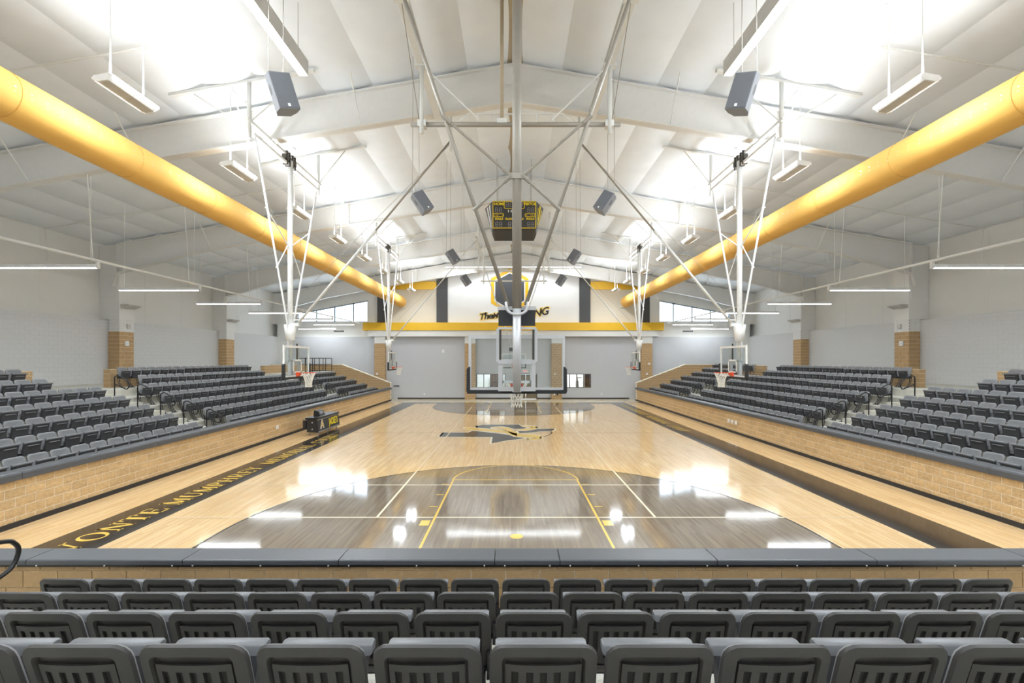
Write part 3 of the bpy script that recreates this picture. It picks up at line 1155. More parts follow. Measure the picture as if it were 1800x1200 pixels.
# end stand concrete
ENDZ = [.397, .702, 1.023, 1.36, 1.68, 2.0, 2.31]
ENDY = [4.66 - .872 * k for k in range(7)]
prof = [(EW0, 0), (EW0, ENDZ[0])]
for k in range(6):
    prof += [(ENDY[k] - .13, ENDZ[k]), (ENDY[k] - .13, ENDZ[k + 1])]
prof += [(NEARY + .08, ENDZ[6]), (NEARY + .08, 0)]
mb = MB()
mb.prism(prof, 'x', -10.3, 10.3)
struct('concrete_stand', mb, M_CONC, 'stepped pale concrete stand behind the near basket')

# ------------------------------------------------------------------ tip-up seat
def rrect(w, h, rt, rb, n=4, cx=0, cz=0):
    pts = []
    for (x, z, r, a0) in ((w / 2, h / 2, rt, 0), (-w / 2, h / 2, rt, 90), (-w / 2, -h / 2, rb, 180), (w / 2, -h / 2, rb, 270)):
        sx, sz = (1 if x > 0 else -1), (1 if z > 0 else -1)
        for k in range(n + 1):
            a = math.radians(a0 + 90 * k / n)
            pts.append((cx + x - sx * r + r * math.cos(a), cz + z - sz * r + r * math.sin(a)))
    return pts
BW, BH = .482, .46
def bk(x, z, dep):
    """backrest surface: x across, z above tread, dep behind the front face"""
    t = (z - .40) / .46
    bow = -.028 * (1 - (2 * x / BW) ** 2)
    return (x, .135 - .105 * t + .02 * (1 - t) ** 2 + bow - dep + .0, z)
def ringsurf(mb, rings):
    base = len(mb.v)
    n = len(rings[0])
    for rg in rings:
        mb.v += [Vector(p) for p in rg]
    for i in range(len(rings) - 1):
        for k in range(n):
            l = (k + 1) % n
            mb.f.append((base + i * n + k, base + i * n + l, base + (i + 1) * n + l, base + (i + 1) * n + k))
    return base, n
def backrest_mesh(n=4, detail=True, which='all'):
    mb = MB()
    cz = .63
    out = rrect(BW, BH, .075, .05, n, 0, cz)
    mid = rrect(BW + .012, BH + .012, .08, .055, n, 0, cz)
    sc = lambda f: [(p[0] * f, cz + (p[1] - cz) * f) for p in out]
    rings = [[bk(x, z, .004) for x, z in sc(.05)], [bk(x, z, .002) for x, z in sc(.5)], [bk(x, z, 0) for x, z in sc(.8)],
             [bk(x, z, -.004) for x, z in sc(.94)], [bk(x, z, .006) for x, z in out], [bk(x, z, .02) for x, z in mid], [bk(x, z, .036) for x, z in out]]
    if detail:
        inn = rrect(.378, .36, .035, .02, n, 0, cz + .005)
        inn2 = rrect(.356, .34, .03, .02, n, 0, cz + .005)
        rings += [[bk(x, z, .04) for x, z in inn], [bk(x, z, .010) for x, z in inn2]]
        rings += [[bk(x * f, (cz + .005) + (z - cz - .005) * f, .010) for x, z in inn2] for f in (.6, .05)]
    else:
        rings += [[bk(x, z, .03) for x, z in sc(.5)], [bk(x, z, .03) for x, z in sc(.05)]]
    if which == 'front':
        rings = rings[:6]
    elif which == 'rear':
        rings = rings[5:]
    ringsurf(mb, rings)
    return mb
def rear_panel():
    """recessed rear panel whose lower half is pierced by five slots"""
    mb = MB()
    def slab(x0, x1, z0, z1):
        nx = max(1, int((x1 - x0) / .06))
        for i in range(nx):
            a, b = x0 + (x1 - x0) * i / nx, x0 + (x1 - x0) * (i + 1) / nx
            vs = [bk(a, z0, .026), bk(b, z0, .026), bk(b, z1, .026), bk(a, z1, .026), bk(a, z0, .009), bk(b, z0, .009), bk(b, z1, .009), bk(a, z1, .009)]
            mb.add(vs, [(1, 0, 3, 2), (0, 1, 5, 4), (2, 3, 7, 6), (0, 4, 7, 3), (1, 2, 6, 5)])
    slab(-.172, .172, .728, .765)
    slab(-.172, .172, .475, .515)
    xs = [-.172, -.146, -.114, -.078, -.046, -.016, .016, .046, .078, .114, .146, .172]
    for i in range(0, 12, 2):
        slab(xs[i], xs[i + 1], .515, .728)
    return mb
def slot_shade():
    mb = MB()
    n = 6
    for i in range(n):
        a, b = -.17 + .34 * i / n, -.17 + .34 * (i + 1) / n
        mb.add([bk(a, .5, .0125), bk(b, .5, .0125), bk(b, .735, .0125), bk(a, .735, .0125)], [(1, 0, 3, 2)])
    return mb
def pan_mesh(detail=True):
    mb = MB()
    def pt(x, z, dep):
        t = (z - .38) / .365
        return (x, .125 + .07 * t + dep, z)
    def slab(w0, w1, z0, z1, d0, d1):
        vs = [pt(-w0 / 2, z0, d0), pt(w0 / 2, z0, d0), pt(w1 / 2, z1, d0), pt(-w1 / 2, z1, d0), pt(-w0 / 2, z0, d1), pt(w0 / 2, z0, d1), pt(w1 / 2, z1, d1), pt(-w1 / 2, z1, d1)]
        mb.add(vs, [(0, 1, 2, 3), (5, 4, 7, 6), (1, 0, 4, 5), (3, 2, 6, 7), (0, 3, 7, 4), (2, 1, 5, 6)])
    slab(.38, .40, .38, .69, .0, .055)
    if not detail:
        slab(.45, .45, .69, .745, 0, .07)
    return mb
def pan_edge():
    """rounded front edge of the seat, uppermost when tipped up"""
    mb = MB()
    prof = [(.69, .0), (.69, .062), (.703, .07), (.725, .07), (.739, .058), (.745, .035), (.741, .01), (.73, .0)]
    def pt(x, z, dep):
        return (x, .125 + .07 * (z - .38) / .365 + dep, z)
    vs = []
    for x in (-.225, -.215, .215, .225):
        k = .8 if abs(x) > .22 else 1
        zc, dc = .718, .035
        vs += [pt(x, zc + (z - zc) * k, dc + (d - dc) * k) for z, d in prof]
    n = len(prof)
    fs = [tuple(range(n)), tuple(range(3 * n, 4 * n))[::-1]]
    for i in range(3):
        for k in range(n):
            l = (k + 1) % n
            fs.append((i * n + l, i * n + k, (i + 1) * n + k, (i + 1) * n + l))
    mb.add(vs, fs)
    return mb
def pan_ledge():
    mb = MB()
    mb.cbox((0, .125 + .07 * .7 + .064, .635), (.27, .022, .018))
    return mb
def leg_mesh(x):
    mb = MB()
    a = [(x, .10, .46), (x, .085, .36), (x, .10, .22), (x, .16, .10), (x, .235, .03)]
    b = [(x, .03, .45), (x, .02, .34), (x, .05, .20), (x, .13, .07), (x, .21, .025)]
    mb.tube(a, .013, 6)
    mb.tube(b, .011, 6)
    mb.box(x - .028, x + .028, .17, .30, 0.001, .022)
    return mb
def bracket_mesh(x):
    mb = MB()
    mb.cbox((x, .105, .435), (.04, .15, .06))
    mb.cbox((x * .985, .06, .52), (.02, .05, .12))
    mb.tube([(x - .022, .15, .452), (x + .022, .15, .452)], .018, 8)
    return mb
seat0 = thing('stadium_seat', 'x', 'seat')
o = part('backrest', backrest_mesh(which='front'), M_SEATLIT, seat0, local=True); smooth_by_angle(o, 0.9)
o = part('shaded_rear', backrest_mesh(which='rear'), M_SEATSHADED, seat0, local=True); smooth_by_angle(o, 0.9)  # rear of the same moulding, shade put into its colour
part('rear_panel', rear_panel(), M_SEATSHADED, o, local=True)
part('slot_shade', slot_shade(), M_SLOTSHADE, o, local=True)
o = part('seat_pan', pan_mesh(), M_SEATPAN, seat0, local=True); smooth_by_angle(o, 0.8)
part('pan_ledge', pan_ledge(), M_SEATLIT, o, local=True)  # lighter grey paints the highlight along this ledge
smooth_by_angle(part('front_edge', pan_edge(), M_SEATSHEEN, o, local=True), 0.9)
for x in (-.2, .2):
    smooth_by_angle(part('leg', leg_mesh(x), M_BLACKMETAL, seat0, local=True), 0.8)
for x in (-.238, .238):
    part('hinge_bracket', bracket_mesh(x), M_BLACKMETAL, seat0, local=True)
# a dark sheet on the recess floor paints the shade inside the slots
ORD = ['zeroth', 'first', 'second', 'third', 'fourth', 'fifth', 'sixth', 'seventh', 'eighth', 'ninth', 'tenth', 'eleventh', 'twelfth', 'thirteenth',
       'fourteenth', 'fifteenth', 'sixteenth', 'seventeenth', 'eighteenth', 'nineteenth', 'twentieth']
ROWN = ['front', 'second', 'third', 'fourth', 'fifth', 'sixth', 'top']
_used = [False]
def place_seat(x, y, z, rz, label, group):
    if not _used[0]:
        c = seat0
        _used[0] = True
    else:
        c = copy_tree(seat0)
    c.location = (x, y, z)
    c.rotation_euler = (0, 0, rz)
    c['label'] = label
    c['group'] = group
    return c
stuff_pos = []
for r in range(4):
    n0, n1 = [(-9, 9), (-9, 9), (-7, 7), (-6, 6)][r]
    for n in range(n0, n1 + 1):
        place_seat(.06 + SEATW * n, ENDY[r], ENDZ[r], 0,
                   'charcoal tip-up seat, %s from the handrail, %s row, end stand behind the basket' % (ORD[n + 10], ROWN[r]), 'seats in the end stand')
NEARN = [13, 12, 10, 9, 7, 6, 5]
for s in (-1, 1):
    rz = -PI / 2 if s < 0 else PI / 2
    for k in range(7):
        X, Z = s * (ROWX1 + ROWD * k), ftread(k + 1)
        for i in range(2 if k >= 5 else 0, NEARN[k]):
            place_seat(X, 16.42 - SEATW * (i + .5), Z, rz,
                       'charcoal seat, %s from aisle, %s row, corner block beside end stand, %s' % (ORD[i + 1 - (2 if k >= 5 else 0)], ROWN[k], TABLE_SIDE[s]),
                       'seats in the corner block, %s' % TABLE_SIDE[s])
        for i in range(2 if k >= 5 else 0, 20 if k >= 5 else 22):
            Y = 17.98 + SEATW * (i + .5)
            if i < 9:
                place_seat(X, Y, Z, rz,
                           'charcoal seat, %s from end-stand aisle, %s row, middle block, %s' % (ORD[i + 1 - (2 if k >= 5 else 0)], ROWN[k], TABLE_SIDE[s]),
                           'seats in the middle block, %s' % TABLE_SIDE[s])
            else:
                stuff_pos.append((X, Y, Z, rz))
        if s > 0 or k < 5:
            for i in range(12):
                stuff_pos.append((X, 31.36 + SEATW * (i + .5), Z, rz))
# the rest of the rows, farther off, as one mass
sb, sp = MB(), MB()
lb, lp = backrest_mesh(2, False), pan_mesh(False)
lp2 = pan_ledge()
for (x, y, z, rz) in stuff_pos:
    M = Matrix.Translation((x, y, z)) @ Matrix.Rotation(rz, 4, 'Z')
    sb.add([M @ v for v in lb.v], lb.f)
    sb.add([M @ v for v in lp2.v], lp2.f)
    sp.add([M @ v for v in lp.v], lp.f)
    for xx in (-.2, .2):
        p = MB().tube([(xx, .09, .42), (xx, .09, .25), (xx, .2, .02)], .018, 4)
        sp.add([M @ v for v in p.v], p.f)
rest = thing('stadium_seating', 'far rows of charcoal tip-up seats filling the middle and far blocks', 'seats')
rest['kind'] = 'stuff'
o = part('backrests', sb, M_SEATLIT, rest); smooth_by_angle(o, 0.9); o['kind'] = 'stuff'
o = part('seat_pans', sp, M_SEATPAN, rest); o['kind'] = 'stuff'

# ------------------------------------------------------------------ aisle handrails
def smooth_path(pts, n=5):
    P_ = [Vector(p) for p in pts]
    out = []
    for i in range(len(P_) - 1):
        a, b = P_[max(i - 1, 0)], P_[i]
        c, d = P_[i + 1], P_[min(i + 2, len(P_) - 1)]
        for k in range(n):
            t = k / n
            out.append(0.5 * ((2 * b) + (c - a) * t + (2 * a - 5 * b + 4 * c - d) * t * t + (3 * b - a - 3 * c + d) * t ** 3))
    out.append(P_[-1])
    return out
def rail_pts(k, s, Y):
    xp = ROWX1 + ROWD * (k - 1) - .68
    z = ftread(k)
    pts = [(xp, z), (xp, z + .78), (xp - .03, z + .86), (xp - .10, z + .90), (xp - .20, z + .87), (xp - .48, z + .70), (xp - .54, z + .63), (xp - .55, z + .53),
           (xp - .50, z + .42), (xp - .42, z + .40), (xp - .2, z + .50), (xp - .0, z + .58)]
    return [(s * x, Y, zz) for x, zz in pts]
for s in (-1, 1):
    for Y, an in ((17.2, 'end-stand aisle'), (30.45, 'far aisle')):
        for k in range(2, 7):
            pts = rail_pts(k, s, Y)
            t = thing('aisle_handrail', 'black looped handrail at %s row, %s, %s' % (ROWN[k - 1], an, TABLE_SIDE[s]), 'handrail', pts[0], group='looped aisle handrails')
            mb = MB()
            mb.tube(smooth_path(pts, 3), .021, 8)
            part('rail', mb, M_BLACKMETAL, t, smooth=True)
            mb = MB()
            mb.tube([(pts[0][0], Y, ftread(k) + .001), (pts[0][0], Y, ftread(k) + .012)], .05, 10)
            part('base_plate', mb, M_BLACKMETAL, t)
# end-stand handrail whose loop reaches into view
t = thing('aisle_handrail', 'black looped handrail at the end of the front row, end stand behind the basket', 'handrail', (-5.16, 3.75, ENDZ[1]))
mb = MB()
mb.tube(smooth_path([(-5.16, 3.75, ENDZ[1]), (-5.16, 3.75, 1.72), (-5.16, 3.80, 1.80), (-5.16, 3.92, 1.82), (-5.16, 4.52, 1.69), (-5.16, 4.64, 1.63), (-5.16, 4.68, 1.53),
         (-5.16, 4.62, 1.40), (-5.16, 4.50, 1.345), (-5.16, 4.36, 1.34), (-5.16, 3.75, 1.42)]), .022, 10)
part('rail', mb, M_BLACKMETAL, t, smooth=True)
mb = MB(); mb.cbox((-5.16, 3.75, ENDZ[1] + .008), (.12, .12, .014)); part('base_plate', mb, M_BLACKMETAL, t)

# railed platform above the far block on the table side
mb = MB()
mb.box(-XW + .02, -15.2, 31.35, 38.7, ftread(6) - .2, 2.55)
struct('concrete_platform', mb, M_CONC, 'pale raised viewing platform behind the far seats, scorer\'s table side')
t = thing('platform_railing', 'black square-tube guard railing on the raised viewing platform', 'railing', (-15.3, 33.4, 2.55))
def rail_panel(a, b, n):
    a, b = Vector(a), Vector(b)
    for h in (.06, .55, 1.07):
        mb = MB(); mb.tube([a + Z3 * h, b + Z3 * h], .025, 6); part('rail', mb, M_BLACKMETAL, t)
    for i in range(n + 1):
        p = a + (b - a) * i / n
        mb = MB(); mb.tube([p, p + Z3 * 1.07], .025, 6); part('post', mb, M_BLACKMETAL, t)
rail_panel((-15.3, 33.4, 2.55), (-15.3, 38.3, 2.55), 4)
rail_panel((-18.2, 38.3, 2.55), (-15.3, 38.3, 2.55), 4)
# ================================================================== BASKETS
def net_mb(cy, z0):
    mb = MB()
    N, L = 12, 6
    def pt(i, l):
        t = l / L
        r = .222 * (1 - t) ** 2.2 + .098 * (1 - (1 - t) ** 2.2)
        if l == L:
            r = .11
        a = 2 * PI * (i + (.5 if l % 2 else 0)) / N
        return (r * math.cos(a), cy + r * math.sin(a), z0 - .48 * t)
    for l in range(L):
        for i in range(N):
            mb.tube([pt(i, l), pt(i, l + 1)], .0075, 4)
            mb.tube([pt(i, l), pt(i - 1 if l % 2 == 0 else i + 1, l + 1)], .0075, 4)
    return mb
BX, BZ0, BZ1 = .915, -.0, 1.07      # board half width; local z=0 is the board's lower edge (2.9 m)
def board(t, steel):
    """glass board facing local +y, front face at y=0"""
    mb = MB(); mb.box(-BX + .03, BX - .03, -.014, -.002, .03, BZ1 - .03); part('glass_board', mb, M_BOARD, t, local=True)
    for nm, b in (('frame_bar', (-BX, BX, -.05, .0, BZ1 - .07, BZ1)), ('frame_bar', (-BX, BX, -.05, .0, 0, .07)),
                  ('frame_bar', (-BX, -BX + .05, -.05, .0, .07, BZ1 - .07)), ('frame_bar', (BX - .05, BX, -.05, .0, .07, BZ1 - .07))):
        mb = MB(); mb.box(*b); part(nm, mb, steel, t, local=True)
    # shooter's square
    mb = MB()
    for b in ((-.305, .305, .152 + .40, .152 + .457), (-.305, .305, .152, .152 + .05), (-.305, -.255, .152, .6), (.255, .305, .152, .6)):
        mb.box(b[0], b[1], -.002, .002, b[2], b[3])
    part('target_square', mb, M_WHITE, t, local=True)
    # edge padding
    mb = MB()
    prof = [(-.06, -.03), (.02, -.03), (.035, -.01), (.035, .03), (-.06, .03)]
    vs = []
    out = [(-BX, .46), (-BX - .035, .42), (-BX - .04, -.0), (-BX - .02, -.045), (BX + .02, -.045), (BX + .04, 0), (BX + .035, .42), (BX, .46)]
    inn = [(-BX + .03, .47), (-BX + .03, .42), (-BX + .03, .03), (-BX + .035, .025), (BX - .035, .025), (BX - .03, .03), (BX - .03, .42), (BX - .03, .47)]
    n = len(out)
    for y in (-.065, .03):
        vs += [(x, y, z) for x, z in out] + [(x, y, z) for x, z in inn]
    fs = []
    for i in range(n - 1):
        fs += [(i, i + 1, n + i + 1, n + i), (2 * n + i + 1, 2 * n + i, 3 * n + i, 3 * n + i + 1),
               (i + 1, i, 2 * n + i, 2 * n + i + 1), (n + i, n + i + 1, 3 * n + i + 1, 3 * n + i)]
    fs += [(0, n, 3 * n, 2 * n), (n - 1, 3 * n - 1, 4 * n - 1, 2 * n - 1)]
    mb.add(vs, fs)
    part('edge_pad', mb, M_BLACK, t, local=True)
    # hoop
    hy, hz = .15 + .2286, .15
    mb = MB()
    mb.tube([(.2286 * math.cos(a), hy + .2286 * math.sin(a), hz) for a in [2 * PI * k / 28 for k in range(28)]], .0105, 6, closed=True)
    mb.box(-.11, .11, .004, .16, hz - .012, hz + .006)
    mb.box(-.12, .12, .0, .02, hz - .13, hz + .02)
    mb.add([(-.11, .02, hz - .012), (.11, .02, hz - .012), (.08, .15, hz - .012), (-.08, .15, hz - .012), (-.11, .02, hz - .12), (.11, .02, hz - .12)],
           [(0, 1, 2, 3), (4, 3, 2, 5), (0, 3, 4), (1, 5, 2), (0, 4, 5, 1)])
    h = part('hoop', mb, M_ORANGE, t, local=True, smooth=False)
    part('net', net_mb(hy, hz - .012), M_NET, h, local=True)
    # mounting hardware between mast and board
    for z in (.05, .56):
        mb = MB(); mb.box(-.35, .35, -.17, -.11, z - .04, z + .04); part('cross_bar', mb, M_PALESTEEL, t, local=True)
    for x in (-.31, .31):
        mb = MB(); mb.box(x - .04, x + .04, -.15, -.07, .05, .56); part('mount_post', mb, M_PALESTEEL, t, local=True)
        mb = MB(); mb.box(x - .035 + .04 * (1 if x > 0 else -1), x + .035 + .04 * (1 if x > 0 else -1), -.16, -.12, .56, 1.18); part('adjuster_tube', mb, M_PALESTEEL, t, local=True)
        mb = MB(); mb.box(x - .02, x + .02, -.18, -.14, .60, 1.16); part('gas_spring', mb, M_DARKSTEEL, t, local=True)
    mb = MB(); mb.box(-.36, .36, -.17, -.12, 1.17, 1.21); part('cross_bar', mb, M_PALESTEEL, t, local=True)
    mb = MB(); mb.box(-.08, .08, -.30, -.05, .0, .09); part('mast_shoe', mb, M_PALESTEEL, t, local=True)


def flat_end_bar(a, b, r):
    a, b = Vector(a), Vector(b)
    mb = MB()
    mb.tube([a, b], r, 8)
    d = (b - a).normalized()
    for p, q in ((a, a + d * .16), (b, b - d * .16)):
        mb.tube([p - (q - p) * .3, q], r * 1.45, 8)
    return mb


def main_basket(far):
    label = 'ceiling-hung main basket with glass board in front of the %s' % ('far grey wall' if far else 'end stand')
    t = thing('main_basket', label, 'basketball hoop', (0, (Y1 - 1.22) if far else Y0 + 1.22, 2.9), PI if far else 0)
    st = M_STEEL if far else M_PALESTEEL
    g = M_STEEL if far else M_GREYSTEEL
    board(t, st)
    Zt = 11.2 - 2.9
    mb = MB(); mb.tube([(0, -.26, .0), (0, -.26, 1.55)], .078, 16); part('lower_mast', mb, M_PALESTEEL, t, local=True, smooth=True)
    mb = MB(); mb.tube([(0, -.26, 1.55), (0, -.26, Zt)], .086, 16); part('mast', mb, g, t, local=True, smooth=True)
    for s in (-1, 1):
        mb = MB(); mb.tube([(s * .16, -.30, 1.60), (s * 2.42, -.30, Zt - .05)], .037, 10); part('side_strut', mb, g, t, local=True, smooth=True)
        # cross braces (positions along the strut)
        f = lambda z: (s * (.16 + 2.26 * (z - 1.60) / (Zt - .05 - 1.60)), -.33, z)
        part('cross_brace', flat_end_bar(f(5.04), (s * .12, -.33, 3.98), .026), g, t, local=True)
        part('cross_brace', flat_end_bar(f(3.37), (s * .12, -.33, 3.96), .026), g, t, local=True)
    mb = MB(); mb.cbox((0, -.33, 3.97), (.30, .05, .10)); part('brace_clamp', mb, g, t, local=True)
    # yoke ring around the mast
    mb = MB()
    arc = [(.19 * math.cos(a), -.33, 1.56 + .13 * math.sin(a)) for a in [PI + PI * k / 14 for k in range(15)]]
    mb.tube([(-.20, -.33, 1.66)] + arc + [(.20, -.33, 1.66)], .026, 8)
    part('yoke_ring', mb, M_PALESTEEL, t, local=True, smooth=True)
    mb = MB(); mb.box(-.36, .36, -.16, -.06, 1.53, 1.60); part('clock_bracket', mb, M_PALESTEEL, t, local=True)
    # shot clock housing above the board
    mb = MB(); mb.box(-.345, .345, -.15, -.03, 1.24, 1.53); c = part('shot_clock', mb, M_BLACK, t, local=True)
    mb = MB(); mb.box(-.31, .31, -.03, -.022, 1.27, 1.50); part('clock_face', mb, M_SCORE, c, local=True)
    # support frame overhead
    yp, zp = 3.27, 9.67 - 2.9
    mb = MB(); mb.tube([(-2.75, yp, zp), (2.75, yp, zp)], .06, 12); part('cross_pipe', mb, g if not far else M_STEEL, t, local=True, smooth=True)
    for s in (-1, 1):
        mb = MB(); mb.tube([(s * 2.45, yp - .09, zp - .28), (s * 2.45, yp - .09, Zt)], .055, 10); part('drop_pipe', mb, M_STEEL, t, local=True, smooth=True)
        mb = MB(); mb.cbox((s * 2.45, yp, zp), (.22, .22, .16)); part('pipe_clamp', mb, M_STEEL, t, local=True)
        mb = MB(); mb.tube([(s * 2.45, 1.0, Zt - .02), (s * 2.52, yp - .1, zp + .1)], .010, 6); part('drive_cable', mb, M_GREYSTEEL, t, local=True)
        mb = MB()
        mb.box(s * 2.45 - .11, s * 2.45 + .11, -2.9 if not far else -2.2, 5.95, Zt + .16, Zt + .19)
        mb.box(s * 2.45 - .11, s * 2.45 + .11, -2.9 if not far else -2.2, 5.95, Zt - .03, Zt)
        mb.box(s * 2.45 - .01, s * 2.45 + .01, -2.9 if not far else -2.2, 5.95, Zt, Zt + .16)
        part('support_beam', mb, M_STEEL, t, local=True)
        for yv in (1.0, 3.2):
            mb = MB(); mb.cbox((s * 2.45, yv, Zt - .03), (.34, .16, .08)); part('beam_clamp', mb, M_STEEL, t, local=True)
        mb = MB(); mb.tube([(s * 2.35, yp - .09, Zt - .1), (s * .95, yp - .05, zp + .1)], .02, 6); part('sway_brace', mb, M_STEEL, t, local=True)
    mb = MB(); mb.tube([(-.36, yp, zp), (-.36, yp, 12.95 - 2.9)], .05, 10)
    part('hanger_pipe', mb, mat('hanger_tan', srgb(188, 172, 146), .5), t, local=True, smooth=True)
    mb = MB(); mb.cbox((-.36, yp, zp + .08), (.26, .14, .12)); part('pipe_clamp', mb, M_STEEL, t, local=True)
    mb = MB(); mb.tube([(-1.55, yp + .1, zp + .07), (-1.25, yp + .1, zp + .33), (1.25, yp + .1, zp + .33), (1.55, yp + .1, zp + .07)], .02, 6)
    for x in (-1.0, -.55, .55, 1.0):
        mb.tube([(x, yp + .1, zp), (x, yp + .1, zp + .33)], .016, 6)
    part('cable_guard', mb, M_STEEL, t, local=True)
    if far:
        mb = MB(); mb.tube([(-2.2, yp + 1.4, zp - .95), (2.2, yp + 1.4, zp - .95)], .05, 8); part('cross_pipe', mb, M_STEEL, t, local=True)
        for s in (-1, 1):
            mb = MB(); mb.tube([(s * 2.0, yp + 1.4, zp - 1.15), (s * 2.0, yp + 1.4, Zt)], .045, 8); part('drop_pipe', mb, M_STEEL, t, local=True)
    mb = MB(); mb.tube([(0, -.2, 1.75), (0, yp, zp)], .036, 8); part('fold_brace', mb, g, t, local=True)
    # top bracket
    mb = MB(); mb.tube([(-2.7, -.28, Zt + .02), (2.7, -.28, Zt + .02)], .06, 10); part('pivot_pipe', mb, M_STEEL, t, local=True)
    return t


main_basket(False)
main_basket(True)


def side_basket(s, Y, k):
    lab = 'white ceiling-hung side basket, %s, %s' % (TABLE_SIDE[s], 'nearest the end stand' if k == 0 else 'nearest the far wall')
    t = thing('side_basket', lab, 'basketball hoop', (s * 7.45, Y, 2.9), -PI / 2 if s < 0 else PI / 2, group='side baskets')
    board(t, M_WHITE)
    Zt = 10.3 - 2.9
    mb = MB(); mb.tube([(0, -.25, .0), (0, -.25, Zt)], .085, 14); part('mast', mb, M_WHITE, t, local=True, smooth=True)
    mb = MB(); mb.tube([(0, -.25, 1.25), (0, -.25, 1.8)], .14, 14, r1=.2); part('mast_collar', mb, M_WHITE, t, local=True, smooth=True)
    for q in (-1, 1):
        mb = MB(); mb.tube([(q * .10, -.25, 1.3), (q * .16, -.25, 1.7), (q * 2.15, -.25, Zt - .15)], .032, 8); part('side_strut', mb, M_WHITE, t, local=True, smooth=True)
        f = lambda z: (q * (.16 + 1.99 * (z - 1.7) / (Zt - .15 - 1.7)), -.28, z)
        part('cross_brace', flat_end_bar(f(3.6), (q * .10, -.28, 4.5), .018), M_WHITE, t, local=True)
        part('cross_brace', flat_end_bar(f(5.3), (q * .10, -.28, 4.5), .018), M_WHITE, t, local=True)
        # hanger posts to mounting beams
        zr = roof(7.7) - 2.9 - .1
        mb = MB(); mb.tube([(q * 2.35, -.3, Zt - .35), (q * 2.35, -.3, zr)], .06, 10); part('drop_pipe', mb, M_STEEL, t, local=True, smooth=True)
        mb = MB()
        mb.prism([(-2.6, zr - .03 - SLOPE * 2.3), (1.6, zr - .03 + SLOPE * 1.9), (1.6, zr + .05 + SLOPE * 1.9), (-2.6, zr + .05 - SLOPE * 2.3)], 'x', q * 2.35 - .06, q * 2.35 + .06)
        part('mounting_beam', mb, M_STEEL, t, local=True)
        mb = MB(); mb.tube([(q * 2.35, -.3, Zt - .1), (q * 2.35, -1.9, zr - .35)], .02, 6); part('sway_brace', mb, M_STEEL, t, local=True)
        mb = MB(); mb.tube([(q * 2.35, -.3, Zt + .1), (q * 2.1, .9, zr + .1)], .02, 6); part('sway_brace', mb, M_STEEL, t, local=True)
    mb = MB(); mb.box(-2.5, 2.5, -.34, -.24, Zt + .10, Zt + .19); part('upper_rail', mb, M_WHITE, t, local=True)
    mb = MB(); mb.box(-2.2, 2.2, -.32, -.22, Zt - .20, Zt - .11); part('lower_rail', mb, M_WHITE, t, local=True)
    for x in (-.28, -.12, .1, .26):
        mb = MB(); mb.box(x - .03, x + .03, -.36, -.2, Zt - .22, Zt + .24); part('hoist_bracket', mb, M_DARKSTEEL, t, local=True)
    mb = MB(); mb.cbox((0, -.28, Zt + .02), (.75, .14, .16)); part('hoist_motor', mb, M_DARKSTEEL, t, local=True)
    # long fold brace out to the middle of the roof
    a, b = Vector((0, -.02, 1.8)), Vector((0, 5.25, 8.1))
    mb = MB(); mb.tube([a, (a + b) / 2], .04, 10); part('fold_brace', mb, M_STEEL, t, local=True, smooth=True)
    mb = MB(); mb.tube([(a + b) / 2, b], .033, 10); part('fold_brace', mb, M_STEEL if k else M_GREYSTEEL, t, local=True, smooth=True)
    mb = MB(); mb.tube([(a + b) / 2 - (b - a) * .012, (a + b) / 2 + (b - a) * .012], .055, 10); part('brace_joint', mb, M_STEEL, t, local=True)
    mb = MB(); mb.cbox((0, -.08, 1.8), (.1, .28, .12)); part('brace_bracket', mb, M_STEEL, t, local=True)
    # brace hanger at the top
    mb = MB(); mb.tube([(0, 5.25, 7.75), (0, 5.25, roof(2.2) - 2.9 - .05)], .05, 8); part('brace_hanger', mb, M_STEEL, t, local=True, smooth=True)
    mb = MB(); mb.tube([(0, 5.25, 8.0), (0, .3, 3.0)], .006, 4); part('hoist_cable', mb, M_GREYSTEEL, t, local=True)
    return t


for s in (-1, 1):
    for k, Y in enumerate((15.6, Y0 + Y1 - 15.6)):
        side_basket(s, Y, k)

